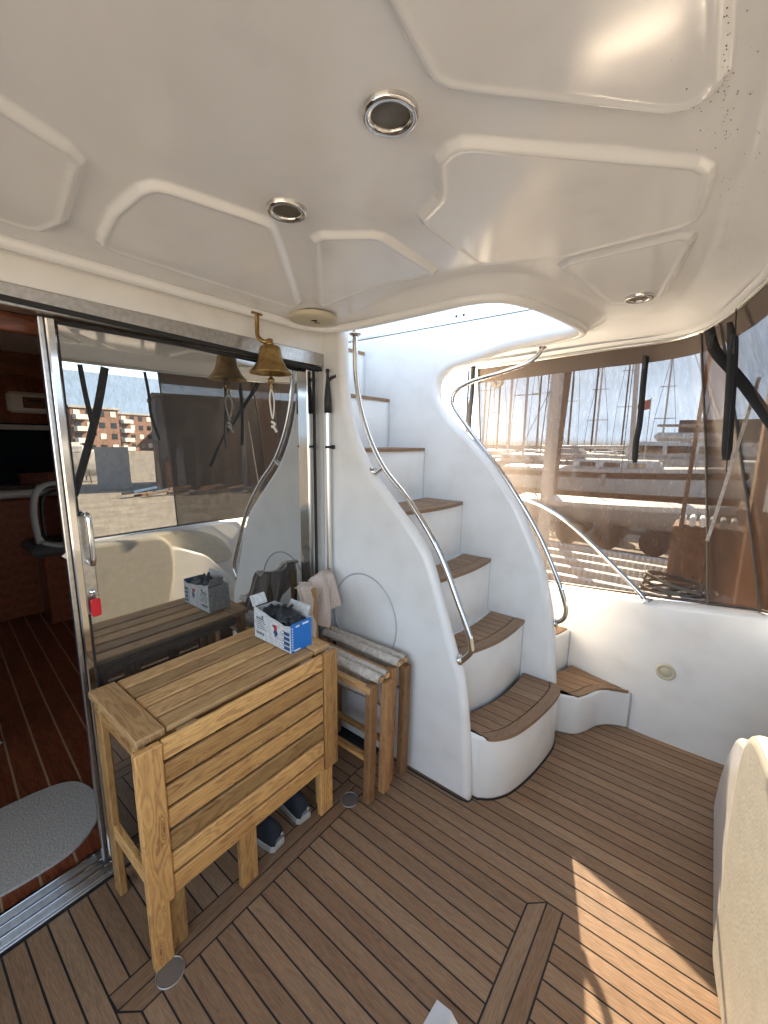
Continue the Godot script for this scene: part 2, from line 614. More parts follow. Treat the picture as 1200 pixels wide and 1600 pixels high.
func edges() -> void:
	EDGE = crom([Vector3(2.52, 2.0, -1.75), Vector3(2.45, 2.005, -1.2), Vector3(2.405, 2.01, -0.82), Vector3(2.39, 2.02, -0.5), Vector3(2.385, 2.025, -0.26), Vector3(2.29, 2.03, -0.105), Vector3(2.08, 2.03, -0.022), Vector3(1.68, 2.03, 0.066), Vector3(1.2, 2.03, 0.115), Vector3(0.6, 2.03, 0.135), Vector3(-0.3, 2.03, 0.14), Vector3(-1.2, 2.03, 0.12), Vector3(-1.75, 2.02, 0.0), Vector3(-1.95, 2.01, -0.3), Vector3(-1.97, 2.0, -0.9), Vector3(-2.0, 2.0, -1.55)], 8)
	SILL = crom([Vector3(2.70, 0.60, -1.75), Vector3(2.66, 0.63, -1.2), Vector3(2.63, 0.665, -0.82), Vector3(2.585, 0.70, -0.5), Vector3(2.545, 0.735, -0.22), Vector3(2.53, 0.765, 0.06), Vector3(2.47, 0.79, 0.30), Vector3(2.0, 0.79, 0.40), Vector3(1.3, 0.79, 0.43), Vector3(0.6, 0.79, 0.44), Vector3(-0.3, 0.79, 0.44), Vector3(-1.2, 0.79, 0.42), Vector3(-1.85, 0.78, 0.3), Vector3(-2.05, 0.76, 0.0), Vector3(-2.1, 0.72, -0.8), Vector3(-2.1, 0.66, -1.55)], 8)

func seg_dist(p: Vector2, poly: PackedVector2Array) -> float:
	var best := 1e9
	var n := poly.size()
	for i in n:
		var a := poly[i]
		var b := poly[(i + 1) % n]
		var ab := b - a
		var t := clampf((p - a).dot(ab) / ab.length_squared(), 0.0, 1.0)
		best = minf(best, p.distance_squared_to(a + ab * t))
	best = sqrt(best)
	return -best if Geometry2D.is_point_in_polygon(p, poly) else best

var PANELS: Array = []
var BOXES: Array = []

func ceil_y(p: Vector2) -> float:
	var y := 2.1 - 0.052 * smoothstep(-0.95, -1.42, p.y)
	for i in PANELS.size():
		if BOXES[i].has_point(p):
			var d := seg_dist(p, PANELS[i])
			if d < 0.012:
				y -= 0.012 * (1.0 - smoothstep(-0.005, 0.009, d)) + 0.0035 * exp(-pow((d + 0.009) / 0.006, 2.0))
	if p.x > 1.2 and p.y > -1.6:
		var dh := seg_dist(p, HOLE)
		if dh < 0.11:
			y = lerpf(minf(y, 2.055), y, smoothstep(0.0, 0.10, dh))
	# the rim curves down towards the canopy track
	var de := 1e9
	if p.x > 1.9 or p.y > -0.35 or p.x < -1.7:
		de = seg_dist(p, OUT2)
		y = lerpf(2.03, y, smoothstep(0.0, 0.16, -de))
	return y

var OUT2: PackedVector2Array

func build_ceiling() -> void:
	edges()
	HOLE = PackedVector2Array()
	for p in crom2([Vector2(1.458, -1.62), Vector2(1.456, -1.2), Vector2(1.456, -0.85), Vector2(1.462, -0.74), Vector2(1.51, -0.655), Vector2(1.61, -0.602), Vector2(1.76, -0.565), Vector2(1.95, -0.538), Vector2(2.12, -0.532), Vector2(2.185, -0.56), Vector2(2.2, -0.64), Vector2(2.2, -1.62)], 5):
		HOLE.append(p)
	var rnd := func(pts: Array) -> PackedVector2Array:
		var o := PackedVector2Array()
		for p in pts:
			o.append(p)
		return o
	PANELS = [
		rnd.call([Vector2(-0.5, -0.77), Vector2(0.33, -1.03), Vector2(0.36, -1.055), Vector2(0.385, -1.28), Vector2(0.36, -1.35), Vector2(0.33, -1.37), Vector2(-0.5, -1.37)]),
		rnd.call([Vector2(0.462, -1.29), Vector2(0.45, -1.18), Vector2(0.466, -1.06), Vector2(0.482, -1.025), Vector2(0.51, -1.012), Vector2(0.72, -0.965), Vector2(0.745, -0.965), Vector2(0.765, -0.98), Vector2(1.12, -1.30), Vector2(1.125, -1.335), Vector2(1.10, -1.345), Vector2(0.50, -1.345), Vector2(0.475, -1.33)]),
		rnd.call([Vector2(0.868, -0.945), Vector2(0.863, -0.905), Vector2(0.945, -0.79), Vector2(0.97, -0.778), Vector2(1.25, -0.78), Vector2(1.272, -0.80), Vector2(1.21, -1.23), Vector2(1.195, -1.26), Vector2(1.17, -1.25)]),
		rnd.call([Vector2(0.785, -0.495), Vector2(0.772, -0.465), Vector2(0.772, -0.435), Vector2(0.79, -0.41), Vector2(1.10, -0.09), Vector2(1.14, -0.072), Vector2(1.19, -0.074), Vector2(1.36, -0.10), Vector2(1.38, -0.125), Vector2(1.385, -0.44), Vector2(1.30, -0.635), Vector2(1.27, -0.65), Vector2(0.98, -0.652), Vector2(0.945, -0.64), Vector2(0.90, -0.565), Vector2(0.875, -0.545)]),
		rnd.call([Vector2(1.45, -0.45), Vector2(1.43, -0.42), Vector2(1.43, -0.14), Vector2(1.455, -0.115), Vector2(1.50, -0.115), Vector2(1.96, -0.225), Vector2(1.985, -0.255), Vector2(1.95, -0.385), Vector2(1.92, -0.40)]),
		rnd.call([Vector2(-0.6, -0.215), Vector2(0.59, -0.402), Vector2(0.62, -0.405), Vector2(0.65, -0.392), Vector2(0.91, -0.135), Vector2(0.925, -0.10), Vector2(0.915, -0.07), Vector2(0.88, -0.056), Vector2(-0.6, -0.03)])]
	for p in PANELS:
		var r := Rect2(p[0], Vector2.ZERO)
		for q in p:
			r = r.expand(q)
		BOXES.append(r.grow(0.03))
	OUT2 = PackedVector2Array()
	for e in EDGE:
		OUT2.append(Vector2(e.x, e.z))
	# sheet
	var xs := PackedFloat32Array()
	var x := -2.0
	while x < 2.56:
		xs.append(x)
		x += 0.05 if x < -0.2 else 0.0055
	var zs := PackedFloat32Array()
	var z := -1.55
	while z < 0.16:
		zs.append(z)
		z += 0.0055
	var nx := xs.size()
	var nz := zs.size()
	var H := PackedFloat32Array()
	H.resize(nx * nz)
	var ok := PackedByteArray()
	ok.resize(nx * nz)
	for i in nx:
		for j in nz:
			var p := Vector2(xs[i], zs[j])
			var inside := true
			if p.x > 1.3 and Geometry2D.is_point_in_polygon(p, HOLE):
				inside = false
			elif (p.x > 1.5 or p.x < -1.5 or p.y > -0.3) and not Geometry2D.is_point_in_polygon(p, OUT2):
				inside = false
			ok[i * nz + j] = 1 if inside else 0
			H[i * nz + j] = ceil_y(p) if inside else 2.05
	var V := PackedVector3Array()
	var N := PackedVector3Array()
	V.resize(nx * nz)
	N.resize(nx * nz)
	for i in nx:
		for j in nz:
			var k := i * nz + j
			V[k] = Vector3(xs[i], H[k], zs[j])
			var i0 := maxi(i - 1, 0)
			var i1 := mini(i + 1, nx - 1)
			var j0 := maxi(j - 1, 0)
			var j1 := mini(j + 1, nz - 1)
			var dx := (H[i1 * nz + j] - H[i0 * nz + j]) / (xs[i1] - xs[i0])
			var dz := (H[i * nz + j1] - H[i * nz + j0]) / (zs[j1] - zs[j0])
			N[k] = Vector3(dx, -1.0, dz).normalized()
	var I := PackedInt32Array()
	for i in nx - 1:
		for j in nz - 1:
			var a := i * nz + j
			if ok[a] + ok[a + 1] + ok[a + nz] + ok[a + nz + 1] == 4:
				I.append_array(PackedInt32Array([a, a + nz + 1, a + nz, a, a + 1, a + nz + 1]))
	var arr := []
	arr.resize(Mesh.ARRAY_MAX)
	arr[Mesh.ARRAY_VERTEX] = V
	arr[Mesh.ARRAY_NORMAL] = N
	arr[Mesh.ARRAY_INDEX] = I
	var am := ArrayMesh.new()
	am.add_surface_from_arrays(Mesh.PRIMITIVE_TRIANGLES, arr)
	var c := MeshInstance3D.new()
	c.name = "ceiling"
	c.mesh = am
	c.material_override = M.gel_ceiling
	add_child(c)
	c.set_meta("kind", "structure")
	c.set_meta("label", "glossy white moulded cockpit ceiling with raised panels")
	# rolled rim round the stair opening, running on along the bulkhead
	var rim := crom([Vector3(-2.0, 2.035, -1.487), Vector3(0.0, 2.035, -1.487), Vector3(1.1, 2.035, -1.487), Vector3(1.28, 2.035, -1.478), Vector3(1.38, 2.035, -1.44), Vector3(1.43, 2.038, -1.35), Vector3(1.447, 2.042, -1.2), Vector3(1.45, 2.047, -0.9), Vector3(1.456, 2.05, -0.76), Vector3(1.50, 2.05, -0.66), Vector3(1.61, 2.05, -0.603), Vector3(1.76, 2.05, -0.567), Vector3(1.95, 2.05, -0.54), Vector3(2.12, 2.05, -0.532), Vector3(2.19, 2.05, -0.56), Vector3(2.215, 2.045, -0.64), Vector3(2.22, 2.03, -0.9), Vector3(2.22, 2.01, -1.3), Vector3(2.22, 2.0, -1.9)], 6)
	RIM = rim
	var st := stool_()
	tube(st, rim, 0.018, 14)
	put(c, "rim", st, M.gel_ceiling)
	# inner lining of the opening and the deck above
	st = stool_()
	var lo := PackedVector3Array()
	for p in HOLE:
		lo.append(Vector3(p.x, 2.05, p.y))
	var hi := PackedVector3Array()
	for p in HOLE:
		hi.append(Vector3(p.x, 2.17, p.y))
	loft(st, [lo, hi])
	put(c, "opening_lining", st, M.gel)
	st = stool_()
	var cut := HOLE.duplicate()
	cut.append(Vector2(2.2, -2.5))
	cut.append(Vector2(1.458, -2.5))
	for poly in Geometry2D.clip_polygons(OUT2, cut):
		slab(st, poly, 0.05, 0.0, flat_tf(2.18))
	put(c, "upper_deck", st, M.gel)
	# scattered mould specks near the aft edge
	st = stool_()
	st.set_smooth_group(-1)
	var rs := RandomNumberGenerator.new()
	rs.seed = 5
	for i in 130:
		var p := Vector2(rs.randf_range(0.7, 1.75), rs.randfn(-0.02, 0.035))
		if i < 50:
			p = Vector2(0.62 + 0.009 * i + rs.randf_range(-0.01, 0.01), -0.053 + rs.randf_range(-0.004, 0.004))
		elif i < 90:
			p = Vector2(rs.randfn(1.0, 0.09), rs.randfn(-0.06, 0.025))
		if not Geometry2D.is_point_in_polygon(p, OUT2):
			continue
		var yy := ceil_y(p) - 0.0012
		var r := rs.randf_range(0.0004, 0.0013)
		for k in 6:
			var a0 := TAU * k / 6.0
			var a1 := TAU * (k + 1) / 6.0
			t3(st, Vector3(p.x, yy, p.y), Vector3(p.x + cos(a0) * r * 1.6, yy, p.y + sin(a0) * r), Vector3(p.x + cos(a1) * r * 1.6, yy, p.y + sin(a1) * r))
	put(c, "mould_specks", st, M.dark_seat).set_meta("kind", "stuff")
	# edge: rolled gelcoat lip, then the canopy track
	st = stool_()
	var secs: Array = []
	for i in EDGE.size():
		var e := EDGE[i]
		var d := (EDGE[mini(i + 1, EDGE.size() - 1)] - EDGE[maxi(i - 1, 0)])
		d.y = 0.0
		d = d.normalized()
		var o := Vector3(-d.z, 0, d.x)
		if o.dot(e - Vector3(0.3, 2.0, -0.8)) < 0.0:
			o = -o
		var s := PackedVector3Array()
		for q in [Vector2(-0.03, 0.008), Vector2(-0.01, -0.004), Vector2(0.006, -0.012), Vector2(0.016, -0.008), Vector2(0.022, 0.002), Vector2(0.03, 0.06), Vector2(0.02, 0.15)]:
			s.append(e + o * q.x + Vector3.UP * q.y)
		secs.append(s)
	loft(st, secs)
	put(c, "edge_lip", st, M.gel_ceiling)
	st = stool_()
	var tr := PackedVector3Array()
	for i in EDGE.size():
		tr.append(EDGE[i] + Vector3(0, -0.016, 0))
	tube(st, tr, 0.009, 8)
	put(c, "canopy_track", st, M.alu)

func build_bulkhead() -> void:
	# header above the saloon doorway and the wall starboard of it
	var st := stool_()
	cbox(st, Vector3(-0.27, 2.015, -1.56), Vector3(3.46, 0.14, 0.06), 0.002)
	cbox(st, Vector3(-1.35, 0.99, -1.56), Vector3(1.3, 1.90, 0.06), 0.002)
	cbox(st, Vector3(1.482, 1.0, -1.562), Vector3(0.04, 2.1, 0.06), 0.002)
	var w := structure("wall_forward", st, M.gel, "white bulkhead above and beside the saloon door")
	var door := thing("door_frame", "stainless steel frame and floor track of the saloon sliding door", "door frame", Vector3(0.4, 0, -1.55))
	block(door, "header", M.steel_brushed, Vector3(0.4, 1.918, -1.547), Vector3(2.12, 0.06, 0.05), 0.003)
	st = stool_()
	bar(st, Vector3(-0.7, 1.935, -1.519), Vector3(1.44, 1.872, -1.519), 0.012, 0.014, Vector3.UP, 0.001)
	put(door, "rubber_seal", st, M.rubber)
	block(door, "post", M.steel, Vector3(1.43, 0.95, -1.553), Vector3(0.055, 1.86, 0.05), 0.004)
	block(door, "post", M.steel, Vector3(1.378, 0.95, -1.558), Vector3(0.038, 1.86, 0.05), 0.004)
	block(door, "groove_seal", M.rubber, Vector3(1.401, 0.95, -1.54), Vector3(0.007, 1.84, 0.03), 0.001)
	block(door, "post", M.steel, Vector3(-0.68, 0.95, -1.553), Vector3(0.05, 1.86, 0.05), 0.004)
	# floor track: stepped rails
	block(door, "sill", M.steel_brushed, Vector3(0.4, 0.006, -1.59), Vector3(2.12, 0.02, 0.13), 0.003)
	for k in 3:
		block(door, "rail", M.steel, Vector3(0.4, 0.024, -1.545 - 0.04 * k), Vector3(2.12, 0.018, 0.008), 0.002)
	block(door, "sill_strip", M.alu, Vector3(0.4, 0.006, -1.521), Vector3(2.12, 0.012, 0.008), 0.002)
	for p in [Vector3(1.378, 1.80, -1.5325), Vector3(1.378, 0.30, -1.5325)]:
		st = stool_()
		lathe(st, [Vector2(0.0, 0.003), Vector2(0.005, 0.002), Vector2(0.006, 0.0)], 12, Transform3D(Basis(Vector3.RIGHT, Vector3.BACK, Vector3.DOWN), p))
		put(door, "bolt", st, M.black)
	# sliding leaf
	var leaf := thing("sliding_door", "mirror tinted glass sliding door with steel handle plate", "door", Vector3(0.85, 0.03, -1.57))
	block(leaf, "glass", M.glass, Vector3(0.89, 0.96, -1.572), Vector3(0.95, 1.84, 0.008), 0.0005)
	block(leaf, "stile", M.steel, Vector3(0.405, 0.96, -1.565), Vector3(0.024, 1.85, 0.03), 0.004)
	block(leaf, "stile", M.steel_brushed, Vector3(0.384, 0.96, -1.567), Vector3(0.014, 1.85, 0.024), 0.003)
	block(leaf, "edge_seal", M.rubber, Vector3(0.4205, 0.96, -1.563), Vector3(0.006, 1.84, 0.014), 0.001)
	block(leaf, "top_seal", M.rubber, Vector3(0.89, 1.878, -1.565), Vector3(0.95, 0.008, 0.014), 0.001)
	var pl := block(leaf, "handle_plate", M.steel_brushed, Vector3(0.432, 1.135, -1.557), Vector3(0.036, 0.33, 0.012), 0.003)
	st = stool_()
	tube(st, crom([Vector3(0.434, 1.30, -1.552), Vector3(0.434, 1.305, -1.525), Vector3(0.434, 1.285, -1.513), Vector3(0.434, 1.17, -1.513), Vector3(0.434, 1.145, -1.525), Vector3(0.434, 1.15, -1.552)], 5), 0.0085, 12)
	put(pl, "handle", st, M.steel)
	st = stool_()
	lathe(st, [Vector2(0.0, 0.008), Vector2(0.008, 0.007), Vector2(0.010, 0.0)], 16, Transform3D(Basis(Vector3.RIGHT, Vector3.BACK, Vector3.DOWN), Vector3(0.434, 1.045, -1.551)))
	put(pl, "lock_cylinder", st, M.steel)
	st = stool_()
	st.set_smooth_group(-1)
	slab(st, PackedVector2Array([Vector2(0.366, 1.178), Vector2(0.378, 1.188), Vector2(0.378, 1.166)]), 0.008, 0.0, front_tf(-1.571))
	put(leaf, "latch", st, M.alu)
	# keys hanging in the lock
	var k := thing("key_fob", "red key fob hanging from the key in the door lock", "keys", Vector3(0.432, 0.975, -1.53))
	st = stool_()
	slab(st, crom2([Vector2(0.418, 0.985), Vector2(0.418, 1.02), Vector2(0.423, 1.027), Vector2(0.441, 1.027), Vector2(0.446, 1.02), Vector2(0.446, 0.975), Vector2(0.441, 0.968), Vector2(0.423, 0.968), Vector2(0.418, 0.975)], 3), 0.008, 0.003, front_tf(-1.534))
	put(k, "fob", st, M.red)
	st = stool_()
	var ring := PackedVector3Array()
	for i in 18:
		ring.append(Vector3(0.433 + cos(TAU * i / 18.0) * 0.011, 1.034 + sin(TAU * i / 18.0) * 0.013, -1.532 + 0.003 * sin(TAU * i / 18.0)))
	tube(st, ring, 0.0012, 6, true)
	put(k, "key_ring", st, M.steel)
	block(k, "key", M.steel, Vector3(0.434, 1.045, -1.534), Vector3(0.003, 0.022, 0.022), 0.001)

func build_saloon() -> void:
	# room behind the doorway
	var st := stool_()
	cbox(st, Vector3(0.1, -0.07, -3.5), Vector3(3.2, 0.1, 3.8), 0.001)
	var f := structure("floor_saloon", st, M.holly, "dark mahogany saloon floor with pale inlay stripes")
	for k in 26:
		var x0 := -1.25 + k * 0.105
		st = stool_()
		slab(st, PackedVector2Array([Vector2(x0 + 0.004, -1.66), Vector2(x0 + 0.101, -1.66), Vector2(x0 + 0.101 + 0.27, -5.2), Vector2(x0 + 0.004 + 0.27, -5.2)]), 0.01, 0.0, flat_tf(-0.0175))
		put(f, "plank", st, M.mahogany_z)
	st = stool_()
	cbox(st, Vector3(0.1, 1.0, -5.25), Vector3(3.2, 2.3, 0.06), 0.002)
	cbox(st, Vector3(-1.48, 1.0, -3.4), Vector3(0.06, 2.3, 3.7), 0.002)
	cbox(st, Vector3(1.62, 1.0, -3.6), Vector3(0.06, 2.3, 3.3), 0.002)
	structure("wall_saloon", st, M.dark_panel, "dark inner walls of the saloon")
	st = stool_()
	cbox(st, Vector3(0.1, 2.16, -3.4), Vector3(3.2, 0.06, 3.66), 0.002)
	structure("ceiling_saloon", st, M.cream_panel, "cream lined saloon ceiling")
	var t := thing("door_lintel", "varnished wooden lintel inside the saloon doorway", "lintel", Vector3(0.1, 1.86, -1.66))
	block(t, "board", M.mahogany_x, Vector3(0.1, 1.873, -1.655), Vector3(2.4, 0.055, 0.03), 0.004)
	t = thing("ceiling_beam", "dark wooden beam across the saloon ceiling", "beam", Vector3(0.1, 2.0, -4.0))
	block(t, "board", M.mahogany_x, Vector3(0.1, 2.055, -4.0), Vector3(3.0, 0.18, 0.05), 0.008)
	t = thing("air_vent_panel", "cream fascia with two dark air vents under the saloon beam", "vent panel", Vector3(0.95, 1.75, -4.3))
	var b := block(t, "fascia", M.cream_panel, Vector3(1.1, 1.80, -4.32), Vector3(0.62, 0.16, 0.08), 0.02)
	for i in 2:
		block(b, "vent", M.mahogany_x, Vector3(0.95 + 0.16 * i, 1.80, -4.278), Vector3(0.14, 0.085, 0.012), 0.003)
		block(b, "slot", M.black, Vector3(0.95 + 0.16 * i, 1.815, -4.270), Vector3(0.09, 0.02, 0.006), 0.001)
	t = thing("forward_window", "raked dark saloon windscreen seen through the doorway", "window", Vector3(0.7, 1.2, -5.0))
	block(t, "pane", M.screen_glass, Vector3(0.6, 1.42, -5.1), Vector3(1.9, 0.5, 0.02), 0.002, Basis(Vector3.RIGHT, 0.4))
	block(t, "mullion", M.cream_panel, Vector3(0.6, 1.42, -5.08), Vector3(0.05, 0.52, 0.03), 0.004, Basis(Vector3.RIGHT, 0.4))
	block(t, "sill", M.cream_panel, Vector3(0.6, 1.62, -5.02), Vector3(2.1, 0.05, 0.06), 0.01)
	t = thing("helm_console", "dark wooden helm console with a tilted instrument screen", "console", Vector3(0.7, 0.0, -4.6))
	block(t, "cabinet", M.mahogany_z, Vector3(0.7, 0.5, -4.75), Vector3(1.0, 1.04, 0.4), 0.02)
	block(t, "dashboard", M.cream_panel, Vector3(0.7, 1.07, -4.68), Vector3(1.06, 0.06, 0.5), 0.02)
	block(t, "screen", M.screen_glass, Vector3(0.62, 1.19, -4.72), Vector3(0.5, 0.16, 0.02), 0.004, Basis(Vector3.RIGHT, -0.9))
	# helm seat: shell, cushion, pedestal
	t = thing("pilot_chair", "pale shell helm seat with dark cushion inside the saloon", "seat", Vector3(0.95, 0, -4.0))
	st = stool_()
	slab(st, crom2([Vector2(0.80, 0.72), Vector2(0.79, 0.95), Vector2(0.82, 1.12), Vector2(0.90, 1.19), Vector2(1.04, 1.19), Vector2(1.12, 1.12), Vector2(1.15, 0.95), Vector2(1.14, 0.72), Vector2(0.97, 0.66), Vector2(0.80, 0.72)], 4), 0.10, 0.03, front_tf(-4.1))
	put(t, "shell", st, M.cream_panel)
	st = stool_()
	slab(st, crom2([Vector2(0.84, 0.76), Vector2(0.835, 0.95), Vector2(0.86, 1.09), Vector2(0.97, 1.14), Vector2(1.08, 1.09), Vector2(1.105, 0.95), Vector2(1.10, 0.76), Vector2(0.97, 0.72), Vector2(0.84, 0.76)], 4), 0.05, 0.015, front_tf(-4.02))
	put(t, "cushion", st, M.black)
	block(t, "seat_pad", M.dark_seat, Vector3(0.97, 0.64, -4.28), Vector3(0.38, 0.1, 0.4), 0.03)
	block(t, "pedestal", M.mahogany_z, Vector3(0.97, 0.3, -4.28), Vector3(0.22, 0.62, 0.22), 0.01)
	# doormat
	st = stool_()
	slab(st, crom2([Vector2(-0.35, -2.18), Vector2(0.0, -2.2), Vector2(0.30, -2.19), Vector2(0.44, -2.13), Vector2(0.48, -1.98), Vector2(0.44, -1.83), Vector2(0.34, -1.75), Vector2(0.2, -1.74), Vector2(0.0, -1.765), Vector2(-0.35, -1.79), Vector2(-0.48, -1.98), Vector2(-0.35, -2.18)], 6), 0.012, 0.004, flat_tf(-0.006))
	var m := put(self, "doormat", st, M.carpet)
	m.set_meta("label", "grey oval doormat on the saloon floor inside the doorway")
	m.set_meta("category", "doormat")
	# brass doorstop at the edge of the doorway
	t = thing("door_stop", "small shiny metal doorstop on the saloon floor at the doorway", "door stop", Vector3(0.27, -0.012, -2.75))
	st = stool_()
	lathe(st, [Vector2(0.03, 0.0), Vector2(0.03, 0.008), Vector2(0.012, 0.014), Vector2(0.012, 0.045), Vector2(0.022, 0.055), Vector2(0.022, 0.07), Vector2(0.0, 0.078)], 16, Transform3D(Basis(), Vector3(0.27, -0.012, -2.72)))
	put(t, "stud", st, M.steel)

func build_hull() -> void:
	# port bulwark, cap included
	var base := crom([Vector3(2.455, 0, 0.6), Vector3(2.45, 0, 0.2), Vector3(2.452, 0, -0.12), Vector3(2.48, 0, -0.3), Vector3(2.535, 0, -0.55), Vector3(2.58, 0, -0.9), Vector3(2.62, 0, -1.4), Vector3(2.66, 0, -3.2)], 5)
	var hts := crom([Vector3(0, 0.80, 0.6), Vector3(0, 0.775, 0.2), Vector3(0, 0.738, -0.12), Vector3(0, 0.715, -0.3), Vector3(0, 0.672, -0.55), Vector3(0, 0.64, -0.9), Vector3(0, 0.61, -1.4), Vector3(0, 0.6, -3.2)], 5)
	var st := stool_()
	var secs: Array = []
	for i in base.size():
		var b := base[i]
		var h := hts[i].y
		var s := PackedVector3Array()
		for q in [Vector2(0, -0.1), Vector2(0, 0.1), Vector2(0.0, h - 0.10), Vector2(0.0, h - 0.02), Vector2(0.003, h - 0.008), Vector2(0.010, h - 0.001), Vector2(0.018, h + 0.002), Vector2(0.07, h + 0.004), Vector2(0.12, h), Vector2(0.145, h - 0.01), Vector2(0.155, h - 0.04), Vector2(0.2, -0.4), Vector2(0.12, -1.1)]:
			s.append(Vector3(b.x + q.x, q.y, b.z))
		secs.append(s)
	loft(st, secs)
	structure("bulwark_port", st, M.gel, "white port side bulwark with rounded cap")
	st = stool_()
	cbox(st, Vector3(0.25, 0.37, 0.46), Vector3(4.4, 0.83, 0.12), 0.03)
	structure("coaming_aft", st, M.gel, "white aft coaming behind the seat")
	st = stool_()
	cbox(st, Vector3(-2.0, 0.3, -0.5), Vector3(0.14, 0.75, 2.2), 0.03)
	structure("bulwark_starboard", st, M.gel, "white starboard bulwark")
	st = stool_()
	cbox(st, Vector3(0.3, -0.85, -1.6), Vector3(4.7, 1.4, 4.2), 0.2)
	structure("hull_bottom", st, M.gel, "white underbody of the boat")
	# round cap in the bulwark
	var t := thing("deck_plug", "round cream plastic plug in the white bulwark", "plug", Vector3(2.45, 0.39, -0.068))
	st = stool_()
	var tf := Transform3D(Basis(Vector3.BACK, Vector3.LEFT, Vector3.DOWN), Vector3(2.4505, 0.39, -0.068))
	lathe(st, [Vector2(0.0, 0.006), Vector2(0.024, 0.006), Vector2(0.026, 0.003), Vector2(0.029, 0.003), Vector2(0.031, 0.008), Vector2(0.042, 0.006), Vector2(0.046, 0.0)], 32, tf)
	put(t, "cap", st, M.plastic_cream)

# ------------------------------------------------------------------ stairs
func nose(k: int) -> PackedVector2Array:
	var c: Array = [
		[Vector2(1.505, -0.645), Vector2(1.55, -0.587), Vector2(1.64, -0.537), Vector2(1.82, -0.497), Vector2(2.03, -0.478), Vector2(2.14, -0.50)],
		[Vector2(1.505, -0.835), Vector2(1.60, -0.785), Vector2(1.78, -0.725), Vector2(1.95, -0.703), Vector2(2.14, -0.702)],
		[Vector2(1.505, -0.985), Vector2(1.66, -0.942), Vector2(1.84, -0.912), Vector2(2.0, -0.905), Vector2(2.14, -0.912)],
		[Vector2(1.505, -1.17), Vector2(1.66, -1.135), Vector2(1.82, -1.10), Vector2(2.0, -1.09), Vector2(2.14, -1.10)],
		[Vector2(1.505, -1.40), Vector2(1.75, -1.375), Vector2(1.95, -1.365), Vector2(2.14, -1.365)],
		[Vector2(1.505, -1.64), Vector2(1.8, -1.635), Vector2(2.14, -1.635)],
		[Vector2(1.505, -1.84), Vector2(1.8, -1.84), Vector2(2.14, -1.84)],
		[Vector2(1.505, -2.1), Vector2(1.8, -2.1), Vector2(2.14, -2.1)]][k]
	return crom2(c, 6)

func shift(a: PackedVector2Array, dz: float, x0: float, x1: float) -> PackedVector2Array:
	var o := PackedVector2Array()
	for p in a:
		o.append(Vector2(clampf(p.x, x0, x1), p.y + dz))
	return o

func join_back(a: PackedVector2Array, b: PackedVector2Array) -> PackedVector2Array:
	var o := a.duplicate()
	for i in range(b.size() - 1, -1, -1):
		o.append(b[i])
	return o

func teak_pad(parent: Node3D, front: PackedVector2Array, back: PackedVector2Array, y: float, border: float) -> void:
	# black bedding, nosing board following the front edge, planks running fore and aft
	var st := stool_()
	slab(st, join_back(front, back), 0.012, 0.0, flat_tf(y + 0.004))
	put(parent, "bedding", st, M.caulk)
	var f1 := PackedVector2Array()
	var f2 := PackedVector2Array()
	for p in front:
		f1.append(p + Vector2(0, 0.001))
		f2.append(p + Vector2(0, -0.004 - border))
	st = stool_()
	slab(st, join_back(f1, f2), 0.018, 0.0, flat_tf(y + 0.0075))
	put(parent, "nosing_board", st, M.teak_x[2])
	var f3 := PackedVector2Array()
	for p in front:
		f3.append(p + Vector2(0, -0.009 - border))
	var b3 := PackedVector2Array()
	for p in back:
		b3.append(p + Vector2(0, 0.004))
	var field := join_back(f3, b3)
	var x0 := front[0].x + 0.003
	var x1 := maxf(front[-1].x, back[-1].x) - 0.003
	var x := x0
	while x < x1 - 0.008:
		var r := rect(x, -3.0, minf(x + 0.050, x1), 1.0)
		for poly in Geometry2D.intersect_polygons(r, field):
			if poly.size() >= 3:
				var area := 0.0
				for i in poly.size():
					area += poly[i].cross(poly[(i + 1) % poly.size()])
				if absf(area) > 0.0004:
					plank(parent, poly, y + 0.0075, 0.006, M.teak_z)
		x += 0.0545

